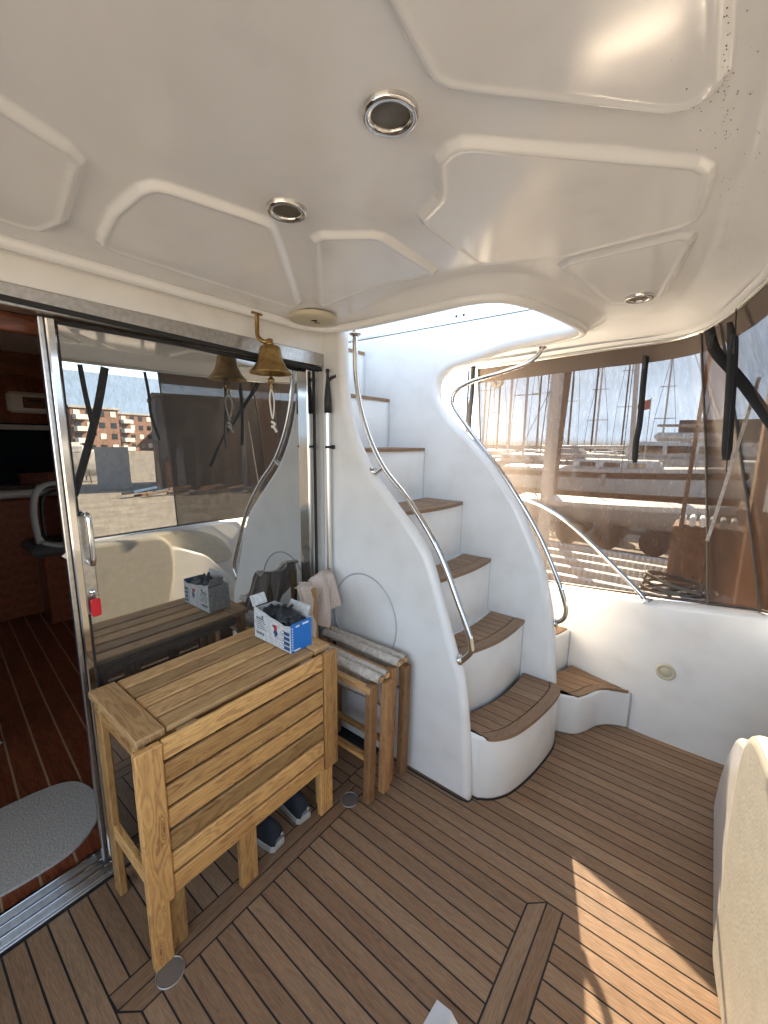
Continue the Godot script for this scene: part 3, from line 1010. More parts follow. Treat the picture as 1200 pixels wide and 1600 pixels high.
func build_staircase() -> void:
	var t := thing("staircase", "white moulded staircase with teak treads climbing to the upper deck", "staircase", Vector3(1.8, 0, -1.0))
	var st := stool_()
	var L := crom2([Vector2(-0.662, 0.0), Vector2(-0.672, 0.16), Vector2(-0.686, 0.324), Vector2(-0.716, 0.54), Vector2(-0.758, 0.65), Vector2(-0.812, 0.80), Vector2(-0.882, 1.0), Vector2(-0.93, 1.095), Vector2(-1.031, 1.205), Vector2(-1.125, 1.296), Vector2(-1.233, 1.407), Vector2(-1.316, 1.538), Vector2(-1.372, 1.68), Vector2(-1.396, 1.826), Vector2(-1.402, 2.002), Vector2(-1.405, 2.3)], 5)
	L.append(Vector2(-3.0, 2.3))
	L.append(Vector2(-3.0, 0.0))
	slab(st, L, 0.06, 0.028, side_tf(1.459), 5)
	put(t, "side_panel", st, M.gel)
	st = stool_()
	var Rr := crom2([Vector2(-0.505, 0.0), Vector2(-0.51, 0.15), Vector2(-0.523, 0.304), Vector2(-0.552, 0.587), Vector2(-0.594, 0.789), Vector2(-0.647, 0.953), Vector2(-0.758, 1.178), Vector2(-0.835, 1.292), Vector2(-0.954, 1.441), Vector2(-1.096, 1.579), Vector2(-1.202, 1.67), Vector2(-1.27, 1.762), Vector2(-1.294, 1.836), Vector2(-1.280, 1.895), Vector2(-1.22, 1.938), Vector2(-1.12, 1.960), Vector2(-1.023, 1.981), Vector2(-0.883, 2.009), Vector2(-0.722, 2.022), Vector2(-0.58, 2.035), Vector2(-0.54, 2.06)], 6)
	Rr.append(Vector2(-0.54, 2.185))
	Rr.append(Vector2(-3.0, 2.185))
	Rr.append(Vector2(-3.0, 0.0))
	slab(st, Rr, 0.075, 0.034, side_tf(2.13), 5)
	put(t, "side_wall", st, M.gel)
	# coaming of the upper deck above the seam
	block(t, "upper_coaming", M.gel, Vector3(2.205, 2.53, -1.75), Vector3(0.09, 0.68, 2.5), 0.012)
	block(t, "seam", M.alu, Vector3(2.152, 2.188, -1.75), Vector3(0.022, 0.006, 2.4), 0.001)
	for k in 2:
		st = stool_()
		lathe(st, [Vector2(0.0, 0.002), Vector2(0.006, 0.001), Vector2(0.007, 0.0)], 10, Transform3D(Basis(Vector3.BACK, Vector3.LEFT, Vector3.DOWN), Vector3(2.1595, 2.222, -1.16 - 0.045 * k)))
		put(t, "screw", st, M.black)
	var ys := [0.0, 0.3, 0.6, 0.9, 1.2, 1.495, 1.79, 2.09, 2.4]
	for k in 7:
		var f := nose(k)
		var b := nose(k + 1)
		var bb := shift(b, -0.06, 1.50, 2.145)
		st = stool_()
		slab(st, join_back(shift(f, 0, 1.495, 2.145), bb), ys[k + 1] - (0.0 if k == 0 else ys[k] - 0.05), 0.014, flat_tf(ys[k + 1]), 3)
		var s := put(t, "step", st, M.gel)
		teak_pad(s, shift(f, 0.006, 1.522, 2.118), shift(b, 0.022, 1.522, 2.118), ys[k + 1], 0.046)
	st = stool_()
	var bead := PackedVector3Array([Vector3(1.458, 0.002, -1.5), Vector3(1.458, 0.002, -0.70), Vector3(1.466, 0.002, -0.668), Vector3(1.487, 0.002, -0.661), Vector3(1.507, 0.002, -0.664)])
	for p in nose(0):
		bead.append(Vector3(p.x, 0.002, p.y + 0.001))
	bead.append(Vector3(2.165, 0.002, -0.503))
	tube(st, bead, 0.0035, 6)
	put(t, "sealant", st, M.caulk)
	# landing riser at the head of the flight
	block(t, "riser", M.gel, Vector3(1.82, 2.3, -2.14), Vector3(0.62, 0.45, 0.06), 0.01)
	# access hatch ring on the side panel
	st = stool_()
	var ring := PackedVector3Array()
	for i in 48:
		var a := TAU * i / 48.0
		ring.append(Vector3(1.4585, 0.685 + sin(a) * 0.222, -1.262 + cos(a) * 0.20))
	tube(st, ring, 0.004, 8, true)
	put(t, "hatch_ring", st, M.yard_ring)

func build_side_steps() -> void:
	var t := thing("side_deck_steps", "two white steps with teak pads between staircase and bulwark", "steps", Vector3(2.3, 0, -0.5))
	var d: Array = [
		[0.22, [Vector2(2.17, -0.505), Vector2(2.205, -0.42), Vector2(2.27, -0.375), Vector2(2.36, -0.335), Vector2(2.42, -0.275), Vector2(2.452, -0.20)], [Vector2(2.17, -0.75), Vector2(2.25, -0.67), Vector2(2.35, -0.615), Vector2(2.45, -0.575), Vector2(2.535, -0.555)]],
		[0.44, [Vector2(2.17, -0.75), Vector2(2.25, -0.67), Vector2(2.35, -0.615), Vector2(2.45, -0.575), Vector2(2.535, -0.555)], [Vector2(2.17, -1.3), Vector2(2.35, -1.3), Vector2(2.6, -1.3)]]]
	for e in d:
		var f := crom2(e[1], 5)
		var b := crom2(e[2], 5)
		var st := stool_()
		var bb := PackedVector2Array()
		for p in b:
			bb.append(p + Vector2(0, -0.05))
		slab(st, join_back(f, bb), e[0], 0.014, flat_tf(e[0]), 3)
		var s := put(t, "step", st, M.gel)
		var f2 := PackedVector2Array()
		for p in f:
			f2.append(Vector2(clampf(p.x, 2.222, 2.6), p.y) + Vector2(-0.012, -0.018))
		var b2 := PackedVector2Array()
		for p in b:
			b2.append(Vector2(clampf(p.x, 2.222, 2.6), p.y) + Vector2(-0.015, 0.02))
		teak_pad(s, f2, b2, e[0], 0.04)
	# side deck running forward
	block(t, "side_deck", M.gel, Vector3(2.42, 0.3, -2.3), Vector3(0.5, 0.62, 1.9), 0.01)

func flange(parent: Node3D, at: Vector3, dir: Vector3, r: float) -> void:
	var st := stool_()
	var y := dir.normalized()
	var x := y.cross(Vector3(0.3, 0.5, 0.8)).normalized()
	lathe(st, [Vector2(r, 0.0), Vector2(r, 0.004), Vector2(r * 0.7, 0.009), Vector2(r * 0.5, 0.014)], 20, Transform3D(Basis(x, y, x.cross(y)), at))
	put(parent, "flange", st, M.steel)

func build_rails() -> void:
	var t := thing("handrail", "curved stainless handrail along the left edge of the staircase", "handrail", Vector3(1.49, 0, -1.0), "stainless rails at the stairs")
	var st := stool_()
	tube(st, crom([Vector3(1.49, 2.045, -1.349), Vector3(1.49, 1.95, -1.348), Vector3(1.49, 1.83, -1.342), Vector3(1.49, 1.69, -1.312), Vector3(1.49, 1.539, -1.249), Vector3(1.49, 1.41, -1.160), Vector3(1.49, 1.287, -1.03), Vector3(1.49, 1.089, -0.873), Vector3(1.49, 0.886, -0.772), Vector3(1.49, 0.765, -0.717), Vector3(1.49, 0.715, -0.701), Vector3(1.49, 0.68, -0.703), Vector3(1.49, 0.632, -0.738)], 7), 0.0125, 14)
	put(t, "rail", st, M.steel)
	flange(t, Vector3(1.49, 2.022, -1.349), Vector3.DOWN, 0.028)
	flange(t, Vector3(1.49, 0.632, -0.748), Vector3(0, 0.25, 1), 0.024)
	st = stool_()
	tube(st, PackedVector3Array([Vector3(1.49, 1.43, -1.175), Vector3(1.488, 1.39, -1.225)]), 0.011, 12)
	put(t, "standoff", st, M.steel)
	flange(t, Vector3(1.489, 1.405, -1.232), Vector3(0, 0.7, 0.8), 0.022)
	t = thing("handrail", "curved stainless handrail on the right wall of the staircase", "handrail", Vector3(2.17, 0, -0.9), "stainless rails at the stairs")
	st = stool_()
	tube(st, crom([Vector3(2.25, 2.035, -0.76), Vector3(2.24, 1.99, -0.765), Vector3(2.21, 1.942, -0.82), Vector3(2.19, 1.905, -0.95), Vector3(2.18, 1.872, -1.10), Vector3(2.175, 1.835, -1.185), Vector3(2.17, 1.785, -1.215), Vector3(2.17, 1.725, -1.195), Vector3(2.17, 1.58, -1.075), Vector3(2.17, 1.356, -0.875), Vector3(2.17, 1.081, -0.68), Vector3(2.17, 0.858, -0.565), Vector3(2.17, 0.735, -0.515), Vector3(2.17, 0.68, -0.507), Vector3(2.17, 0.64, -0.522), Vector3(2.168, 0.615, -0.56)], 6), 0.0125, 14)
	put(t, "rail", st, M.steel)
	flange(t, Vector3(2.25, 2.024, -0.76), Vector3.DOWN, 0.03)
	flange(t, Vector3(2.168, 0.615, -0.553), Vector3(0, 0.1, 1), 0.022)
	st = stool_()
	tube(st, PackedVector3Array([Vector3(2.17, 1.475, -0.985), Vector3(2.168, 1.44, -1.0)]), 0.010, 12)
	put(t, "standoff", st, M.steel)
	t = thing("grab_rail", "sloping stainless grab rail rising forward from the bulwark cap", "grab rail", Vector3(2.5, 0.74, -0.2), "stainless rails at the stairs")
	st = stool_()
	tube(st, crom([Vector3(2.47, 0.735, -0.195), Vector3(2.475, 0.78, -0.235), Vector3(2.50, 0.89, -0.37), Vector3(2.52, 1.06, -0.58), Vector3(2.55, 1.15, -0.75), Vector3(2.58, 1.20, -0.95), Vector3(2.62, 1.23, -1.3), Vector3(2.66, 1.24, -1.9)], 7), 0.0125, 14)
	put(t, "rail", st, M.steel)
	flange(t, Vector3(2.469, 0.737, -0.19), Vector3(0, 1, -0.4), 0.03)
	st = stool_()
	tube(st, PackedVector3Array([Vector3(2.66, 1.24, -1.9), Vector3(2.68, 0.6, -1.9)]), 0.0125, 12)
	put(t, "stanchion", st, M.steel)

# ------------------------------------------------------------------ canopy
func vinyl_tex(seed_: int, base: float, amp: float) -> ImageTexture:
	# crinkled clear sheet: alpha streaks run down the sheet
	var n := FastNoiseLite.new()
	n.seed = seed_
	n.noise_type = FastNoiseLite.TYPE_SIMPLEX_SMOOTH
	n.frequency = 0.05
	n.fractal_octaves = 4
	var w := 512
	var im := Image.create(w, w, false, Image.FORMAT_RGBA8)
	for j in w:
		for i in w:
			var v := n.get_noise_2d(i * 7.0, j * 0.9)
			var u := n.get_noise_2d(i * 0.9 + 900.0, j * 0.3)
			var a := clampf(base + v * amp + u * amp * 0.6, 0.05, 0.97)
			im.set_pixel(i, j, Color(1, 1, 1, a))
	return ImageTexture.create_from_image(im)

func sheet_mat(tex: Texture2D, c: Color, back: Color, rough := 0.4) -> StandardMaterial3D:
	var m := flat(c, rough)
	m.transparency = BaseMaterial3D.TRANSPARENCY_ALPHA
	m.albedo_texture = tex
	m.backlight_enabled = true
	m.backlight = back
	return m

func sheet(st: SurfaceTool, i0: int, i1: int, v0: float, v1: float, out: float) -> void:
	# part of the canopy between edge points i0..i1 and from v0 (top) to v1 (bottom)
	st.set_smooth_group(1)
	var nv := 8
	for i in range(i0, i1):
		for j in nv:
			var q: Array = []
			for w in [[i, j], [i + 1, j], [i + 1, j + 1], [i, j + 1]]:
				var v := lerpf(v0, v1, float(w[1]) / nv)
				var a := EDGE[w[0]] + Vector3(0, -0.02, 0)
				var b := SILL[w[0]]
				var p := a.lerp(b, v)
				var o := Vector3(p.x - 0.2, 0, p.z + 0.9).normalized()
				p += o * (out + 0.004 * sin(w[0] * 1.7) * sin(v * 6.0) + 0.02 * sin(v * PI))
				q.append([p, Vector2(w[0] * 0.055, v * 1.1)])
			for k in [0, 1, 2, 0, 2, 3]:
				st.set_uv(q[k][1])
				st.add_vertex(q[k][0])

func build_canopy() -> void:
	M.clear_vinyl = sheet_mat(vinyl_tex(101, 0.86, 0.042), lin(0.040, 0.024, 0.014), lin(0.07, 0.05, 0.032))
	M.dark_vinyl = sheet_mat(vinyl_tex(102, 0.985, 0.012), lin(0.10, 0.062, 0.040), lin(0.06, 0.04, 0.026))
	M.aft_vinyl = sheet_mat(vinyl_tex(103, 0.66, 0.10), lin(0.05, 0.035, 0.024), lin(0.08, 0.055, 0.035))
	M.quarter_vinyl = sheet_mat(vinyl_tex(104, 0.93, 0.04), lin(0.05, 0.03, 0.019), lin(0.07, 0.048, 0.03))
	var c := thing("canopy", "brown tinted clear vinyl enclosure hung from the ceiling edge down to the bulwark", "canopy", Vector3(2.5, 0.75, -0.2))
	var parts: Array = [
		["window", 8, 40, 0.058, 1.0, M.clear_vinyl], ["valance", 8, 60, 0.0, 0.062, M.valance],
		["corner_panel", 40, 46, 0.058, 1.0, M.dark_vinyl], ["quarter_panel", 46, 60, 0.058, 1.0, M.quarter_vinyl],
		["aft_window", 60, 82, 0.04, 1.0, M.aft_vinyl]]
	for p in parts:
		var st := stool_()
		sheet(st, p[1], p[2], p[3], p[4], 0.004 if p[0] != "valance" else 0.0)
		put(c, p[0], st, p[5])
	# seams and the zip
	for s in [[8, 0.0], [40, 0.0], [46, 0.0], [60, 0.0], [82, 0.0]]:
		var st := stool_()
		var pts := PackedVector3Array()
		for j in 11:
			var v := j / 10.0
			var p := EDGE[s[0]].lerp(SILL[s[0]], v) + Vector3(-0.002, -0.02 * (1.0 - v), 0)
			var o := Vector3(p.x - 0.2, 0, p.z + 0.9).normalized()
			pts.append(p + o * (0.02 * sin(v * PI) - 0.003))
		tube(st, pts, 0.006, 6)
		put(c, "zip", st, M.dark_seat)
	var st5 := stool_()
	bar(st5, Vector3(2.17, 1.80, 0.10), Vector3(2.21, 1.14, 0.018), 0.012, 0.004, Vector3.RIGHT, 0.001)
	put(c, "zip_guard", st5, M.canvas)
	var b := PackedVector3Array()
	for i in range(8, 83):
		b.append(SILL[i] + Vector3(0, 0.006, 0))
	var st2 := stool_()
	tube(st2, b, 0.008, 6)
	put(c, "hem", st2, M.dark_vinyl)

func strap(label: String, pts: Array, w: float, across: Vector3) -> void:
	var t := thing("strap", label, "strap", pts[0], "black webbing straps at the canopy")
	var st := stool_()
	var path := crom(pts, 5)
	st.set_smooth_group(1)
	var secs: Array = []
	for i in path.size():
		var d := (path[mini(i + 1, path.size() - 1)] - path[maxi(i - 1, 0)]).normalized()
		var a := (across - d * across.dot(d)).normalized() * w * 0.5
		var n := a.cross(d).normalized() * 0.0015
		var tip := 0.6 if i == path.size() - 1 else 1.0
		secs.append(PackedVector3Array([path[i] - a * tip - n, path[i] + a * tip - n, path[i] + a * tip + n, path[i] - a * tip + n]))
	loft(st, secs, true)
	put(t, "webbing", st, M.webbing)
	block(t, "buckle", M.black, path[3], Vector3(w * 0.5, 0.05, w * 0.5), 0.004)

func build_straps() -> void:
	var z := Vector3.BACK
	strap("thin black strap hanging by the forward end of the canopy window", [Vector3(2.44, 2.0, -1.23), Vector3(2.45, 1.85, -1.235), Vector3(2.44, 1.65, -1.24), Vector3(2.43, 1.42, -1.225)], 0.028, Vector3(0.3, 0, 1))
	strap("black strap hanging in the middle of the port canopy window", [Vector3(2.40, 2.0, -0.31), Vector3(2.405, 1.86, -0.31), Vector3(2.40, 1.65, -0.305), Vector3(2.395, 1.55, -0.31), Vector3(2.39, 1.45, -0.305)], 0.026, z)
	strap("wide black strap hanging at the aft port corner of the canopy", [Vector3(2.05, 1.99, -0.005), Vector3(2.07, 1.87, 0.010), Vector3(2.08, 1.686, 0.024), Vector3(2.075, 1.487, 0.037)], 0.034, Vector3(-0.3, 0, 1))
	strap("black strap slanting across the corner of the canopy towards aft", [Vector3(2.18, 2.0, -0.075), Vector3(2.13, 1.905, -0.045), Vector3(2.10, 1.81, 0.025), Vector3(2.06, 1.70, 0.098), Vector3(1.98, 1.55, 0.18), Vector3(1.9, 1.3, 0.26)], 0.038, Vector3(0, 1, 0.6))
	strap("slanting black strap mirrored in the door glass, at the aft window", [Vector3(1.12, 2.0, 0.12), Vector3(1.06, 1.7, 0.17), Vector3(0.97, 1.35, 0.24), Vector3(0.90, 1.1, 0.30)], 0.05, Vector3.RIGHT)
	strap("narrow black strap beside the slanting one at the aft window", [Vector3(0.98, 2.0, 0.125), Vector3(1.0, 1.8, 0.14), Vector3(1.04, 1.55, 0.17)], 0.03, Vector3.RIGHT)
	strap("twisted thin black strap hanging free in the aft window", [Vector3(1.36, 2.0, 0.10), Vector3(1.38, 1.85, 0.11), Vector3(1.39, 1.7, 0.12), Vector3(1.44, 1.52, 0.13)], 0.02, Vector3.RIGHT)
	strap("black strap hanging at the port end of the aft window", [Vector3(1.92, 2.0, 0.0), Vector3(1.93, 1.8, 0.02), Vector3(1.92, 1.6, 0.03), Vector3(1.93, 1.45, 0.04)], 0.022, Vector3.RIGHT)

# ------------------------------------------------------------------ aft seat
func build_seat() -> void:
	var t := thing("aft_seat", "cream vinyl aft seat with rounded end on a white moulded base", "seat", Vector3(1.0, 0, 0.25))
	var st := stool_()
	var o := rounded([Vector2(0.0, 0.01), Vector2(0.0, 0.79), Vector2(1.42, 0.795), Vector2(1.50, 0.69), Vector2(1.50, 0.48), Vector2(1.455, 0.25), Vector2(1.44, 0.01)], 0.08)
	slab(st, o, 0.14, 0.03, Transform3D(Basis(Vector3(1, 0, -0.13), Vector3.UP, Vector3.BACK), Vector3(0, 0, 0.35)), 5)
	put(t, "cushion", st, M.vinyl)
	st = stool_()
	var pipe := PackedVector3Array()
	for p in inset(o, 0.012):
		if p.x > 0.02 and p.y > 0.03:
			pipe.append(Vector3(p.x, p.y, 0.35 - 0.13 * p.x + 0.010))
	tube(st, pipe, 0.0045, 8)
	put(t, "piping", st, M.vinyl)
	st = stool_()
	var o3 := rounded([Vector2(-1.55, 0.42), Vector2(-1.55, 0.78), Vector2(1.6, 0.79), Vector2(1.92, 0.70), Vector2(2.08, 0.55), Vector2(2.10, 0.42)], 0.1)
	slab(st, o3, 0.11, 0.03, front_tf(0.285), 5)
	put(t, "backrest", st, M.vinyl)
	st = stool_()
	var o2 := rounded([Vector2(1.44, 0.0), Vector2(1.44, 0.68), Vector2(1.54, 0.67), Vector2(1.77, 0.56), Vector2(1.94, 0.38), Vector2(2.06, 0.2), Vector2(2.12, 0.0)], 0.06)
	slab(st, o2, 0.20, 0.02, front_tf(0.172), 4)
	put(t, "base", st, M.gel)

# ------------------------------------------------------------------ fittings
func down_tf(at: Vector3) -> Transform3D:
	return Transform3D(Basis(Vector3.RIGHT, Vector3.DOWN, Vector3.FORWARD), at)

func build_ceiling_fittings() -> void:
	var L := [[Vector3(0.644, 2.1, -0.502), "chrome ceiling downlight nearest to the viewer"], [Vector3(0.733, 2.1, -0.888), "chrome ceiling downlight between the raised panels"], [Vector3(1.905, 2.088, -0.289), "chrome ceiling downlight near the port ceiling edge"]]
	for e in L:
		var t := thing("downlight", e[1], "ceiling light", e[0], "chrome downlights in the ceiling")
		var st := stool_()
		lathe(st, [Vector2(0.0485, -0.004), Vector2(0.0485, 0.007), Vector2(0.047, 0.010), Vector2(0.044, 0.0115), Vector2(0.0345, 0.0095), Vector2(0.033, 0.007), Vector2(0.0325, 0.002)], 40, down_tf(e[0]))
		put(t, "bezel", st, M.steel)
		st = stool_()
		lathe(st, [Vector2(0.0, 0.0065), Vector2(0.02, 0.006), Vector2(0.033, 0.0045)], 32, down_tf(e[0]))
		put(t, "lens", st, M.lens)
	var at := Vector3(1.262, 2.046, -1.378)
	var t := thing("ceiling_speaker", "round cream speaker on the ceiling beside the bell", "speaker", at)
	var st := stool_()
	lathe(st, [Vector2(0.098, -0.004), Vector2(0.098, 0.008), Vector2(0.094, 0.014), Vector2(0.075, 0.018), Vector2(0.0, 0.021)], 48, down_tf(at))
	var body := put(t, "grille", st, M.plastic_cream)
	# small emblem: three arcs and a dark dash
	for k in 3:
		st = stool_()
		var arc := PackedVector3Array()
		for i in 9:
			var a := lerpf(-0.6, 0.6, i / 8.0) + 2.6
			arc.append(at + Vector3(-0.004 + cos(a) * (0.012 + 0.006 * k), -0.0215, 0.018 + sin(a) * (0.012 + 0.006 * k)))
		tube(st, arc, 0.0012, 5)
		put(body, "emblem_arc", st, M.black)
	block(body, "emblem_dash", M.black, at + Vector3(0.012, -0.021, 0.012), Vector3(0.022, 0.002, 0.005), 0.0005, Basis(Vector3.UP, -0.4))
	block(body, "emblem_dot", M.black, at + Vector3(-0.002, -0.021, 0.018), Vector3(0.006, 0.002, 0.006), 0.0005)

func build_bell() -> void:
	var bx := Vector3(1.068, 1.80, -1.415)
	var t := thing("bell", "tarnished brass ship's bell hanging from the ceiling bracket by the door", "bell", bx)
	var st := stool_()
	lathe(st, [Vector2(0.0, 0.108), Vector2(0.016, 0.108), Vector2(0.036, 0.104), Vector2(0.043, 0.096), Vector2(0.046, 0.08), Vector2(0.050, 0.06), Vector2(0.055, 0.046), Vector2(0.0565, 0.043), Vector2(0.059, 0.039), Vector2(0.068, 0.024), Vector2(0.080, 0.011), Vector2(0.0875, 0.004), Vector2(0.088, 0.0), Vector2(0.085, 0.0), Vector2(0.078, 0.008), Vector2(0.064, 0.022), Vector2(0.052, 0.043), Vector2(0.042, 0.09), Vector2(0.0, 0.10)], 40, Transform3D(Basis().scaled(Vector3(0.93, 1.0, 0.93)), bx))
	put(t, "body", st, M.brass)
	st = stool_()
	tube(st, crom([Vector3(1.055, 2.03, -1.475), Vector3(1.055, 1.99, -1.475), Vector3(1.048, 1.95, -1.465), Vector3(1.044, 1.93, -1.445), Vector3(1.052, 1.918, -1.425), Vector3(1.068, 1.92, -1.415)], 6), 0.0085, 10)
	var a := put(t, "bracket", st, M.brass)
	block(a, "foot", M.brass, Vector3(1.052, 2.028, -1.475), Vector3(0.05, 0.008, 0.022), 0.002)
	st = stool_()
	lathe(st, [Vector2(0.0, 0.0), Vector2(0.014, 0.0), Vector2(0.016, 0.008), Vector2(0.010, 0.014), Vector2(0.013, 0.022), Vector2(0.0, 0.028)], 14, Transform3D(Basis(), bx + Vector3(0, 0.106, 0)))
	put(t, "knob", st, M.brass)
	st = stool_()
	lathe(st, [Vector2(0.003, 0.1), Vector2(0.003, -0.012), Vector2(0.010, -0.018), Vector2(0.0135, -0.026), Vector2(0.010, -0.034), Vector2(0.004, -0.038), Vector2(0.004, -0.044), Vector2(0.007, -0.05), Vector2(0.004, -0.06), Vector2(0.0, -0.061)], 16, Transform3D(Basis(), bx))
	put(t, "clapper", st, M.brass)
	st = stool_()
	var b := bx + Vector3(0, -0.055, 0)
	tube(st, crom([b, b + Vector3(-0.012, -0.03, 0.004), b + Vector3(-0.012, -0.06, 0.004), b + Vector3(-0.004, -0.10, 0), b + Vector3(0.002, -0.118, 0), b + Vector3(0.006, -0.10, 0), b + Vector3(0.014, -0.06, -0.004), b + Vector3(0.012, -0.03, -0.004), b], 5), 0.0032, 8)
	put(t, "lanyard", st, M.rope)
	st = stool_()
	tube(st, crom([b + Vector3(-0.006, -0.13, 0), b + Vector3(0.006, -0.14, 0.006), b + Vector3(0.004, -0.152, -0.006), b + Vector3(-0.004, -0.148, 0.004), b + Vector3(0.010, -0.158, 0), b + Vector3(0.016, -0.172, 0.004)], 4), 0.005, 8)
	put(t, "knot", st, M.rope)

func build_boat_hook() -> void:
	var x := 1.43
	var z := -1.468
	var t := thing("boat_hook", "aluminium boat hook with black plastic head standing in the corner", "boat hook", Vector3(x, 0, z))
	var st := stool_()
	lathe(st, [Vector2(0.012, 0.0), Vector2(0.0125, 1.69)], 18, Transform3D(Basis(), Vector3(x, 0.01, z)))
	put(t, "pole", st, M.alu)
	st = stool_()
	lathe(st, [Vector2(0.0, 0.0), Vector2(0.018, 0.0), Vector2(0.0175, 0.06), Vector2(0.013, 0.11), Vector2(0.008, 0.155), Vector2(0.007, 0.18), Vector2(0.010, 0.19), Vector2(0.008, 0.2), Vector2(0.0, 0.203)], 16, Transform3D(Basis(), Vector3(x, 1.67, z)))
	var h := put(t, "head", st, M.black)
	st = stool_()
	tube(st, crom([Vector3(x + 0.003, 1.815, z), Vector3(x + 0.02, 1.835, z + 0.012), Vector3(x + 0.036, 1.837, z + 0.024), Vector3(x + 0.046, 1.815, z + 0.03), Vector3(x + 0.05, 1.785, z + 0.034)], 5), 0.007, 10)
	put(h, "hook", st, M.black)
	st = stool_()
	lathe(st, [Vector2(0.0, 0.0), Vector2(0.008, 0.001), Vector2(0.008, 0.006), Vector2(0.0, 0.008)], 10, Transform3D(Basis(), Vector3(x + 0.036, 1.842, z + 0.022)))
	put(h, "tip", st, M.black)
	st = stool_()
	lathe(st, [Vector2(0.0125, -0.006), Vector2(0.017, -0.004), Vector2(0.017, 0.004), Vector2(0.0125, 0.006)], 14, Transform3D(Basis(), Vector3(x, 1.51, z)))
	cbox(st, Vector3(x + 0.018, 1.51, z + 0.014), Vector3(0.016, 0.02, 0.016), 0.004)
	put(t, "lock_collar", st, M.black)

# ------------------------------------------------------------------ table
func build_table() -> void:
	var t := thing("folding_table", "slatted acacia folding table with its front leaf hanging down", "table", Vector3(0.72, 0, -1.29))
	var A0: Array = M.acacia_0
	var A1: Array = M.acacia_1
	var A2: Array = M.acacia_2
	var W0: Array = M.worn_0
	var W2: Array = M.worn_2
	# top: end boards and five slats
	block(t, "end_board", W2[2], Vector3(0.407, 0.738, -1.296), Vector3(0.078, 0.024, 0.36), 0.004)
	block(t, "end_board", W2[1], Vector3(1.042, 0.738, -1.296), Vector3(0.078, 0.024, 0.36), 0.004)
	for k in 5:
		block(t, "slat", W0[[1, 0, 3, 1, 2][k]], Vector3(0.7245, 0.738, -1.443 + 0.0735 * k), Vector3(0.549, 0.018, 0.0635), 0.004)
	# apron and legs
	block(t, "apron", A2[0], Vector3(0.388, 0.695, -1.296), Vector3(0.022, 0.058, 0.23), 0.003)
	block(t, "apron", A2[1], Vector3(1.06, 0.695, -1.296), Vector3(0.022, 0.058, 0.23), 0.003)
	block(t, "apron", A0[2], Vector3(0.7245, 0.695, -1.165), Vector3(0.62, 0.05, 0.02), 0.003)
	block(t, "apron", A0[4], Vector3(0.7245, 0.695, -1.425), Vector3(0.62, 0.05, 0.02), 0.003)
	for lx in [0.388, 1.06]:
		block(t, "leg", A1[0 if lx < 1 else 3], Vector3(lx, 0.3625, -1.437), Vector3(0.024, 0.723, 0.05), 0.004)
		block(t, "leg", A1[2 if lx < 1 else 1], Vector3(lx, 0.3625, -1.155), Vector3(0.024, 0.723, 0.05), 0.004)
		block(t, "side_rail", A2[3], Vector3(lx, 0.26, -1.296), Vector3(0.02, 0.05, 0.232), 0.003)
		for bz in [-1.437, -1.155]:
			var st := stool_()
			var sx := -1.0 if lx < 1.0 else 1.0
			lathe(st, [Vector2(0.0, 0.002), Vector2(0.006, 0.001), Vector2(0.007, 0.0)], 10, Transform3D(Basis(Vector3.BACK, Vector3(sx, 0, 0), Vector3(0, -sx, 0)), Vector3(lx + sx * 0.0121, 0.69, bz)))
			put(t, "screw", st, M.steel)
	# gate frame folded flat against the front legs
	block(t, "gate_leg", A1[1], Vector3(0.386, 0.33, -1.118), Vector3(0.056, 0.66, 0.024), 0.004)
	block(t, "gate_leg", A1[4], Vector3(0.441, 0.33, -1.134), Vector3(0.05, 0.66, 0.022), 0.004)
	block(t, "gate_leg", A1[2], Vector3(0.683, 0.33, -1.125), Vector3(0.066, 0.66, 0.026), 0.004)
	block(t, "gate_leg", A1[3], Vector3(1.052, 0.33, -1.122), Vector3(0.07, 0.66, 0.026), 0.004)
	block(t, "gate_rail", A0[0], Vector3(0.7245, 0.56, -1.138), Vector3(0.6, 0.05, 0.018), 0.003)
	# hanging leaf: two stiles and seven slats, hinged at the top front edge
	var leaf := Node3D.new()
	leaf.name = "drop_leaf"
	t.add_child(leaf, true)
	leaf.position = -t.position
	var zl := -1.089
	for e in [[0.3835, 1], [1.051, 0]]:
		var o := block(leaf, "stile", A1[e[1]], Vector3(e[0], 0.488, zl + 0.002), Vector3(0.07, 0.50, 0.024), 0.004)
		o.position = Vector3.ZERO
	for k in 7:
		var o := block(leaf, "slat", A0[[3, 0, 2, 1, 4, 3, 1][k]], Vector3(0.717, 0.708 - 0.0726 * k, zl), Vector3(0.594, 0.0615, 0.016), 0.004)
		o.position = Vector3.ZERO
	for k in 2:
		var o := block(leaf, "back_batten", A1[4], Vector3(0.56 + 0.32 * k, 0.48, zl - 0.02), Vector3(0.05, 0.46, 0.016), 0.003)
		o.position = Vector3.ZERO
	for hx in [0.50, 0.95]:
		block(t, "hinge", M.steel, Vector3(hx, 0.731, -1.104), Vector3(0.06, 0.004, 0.02), 0.001)

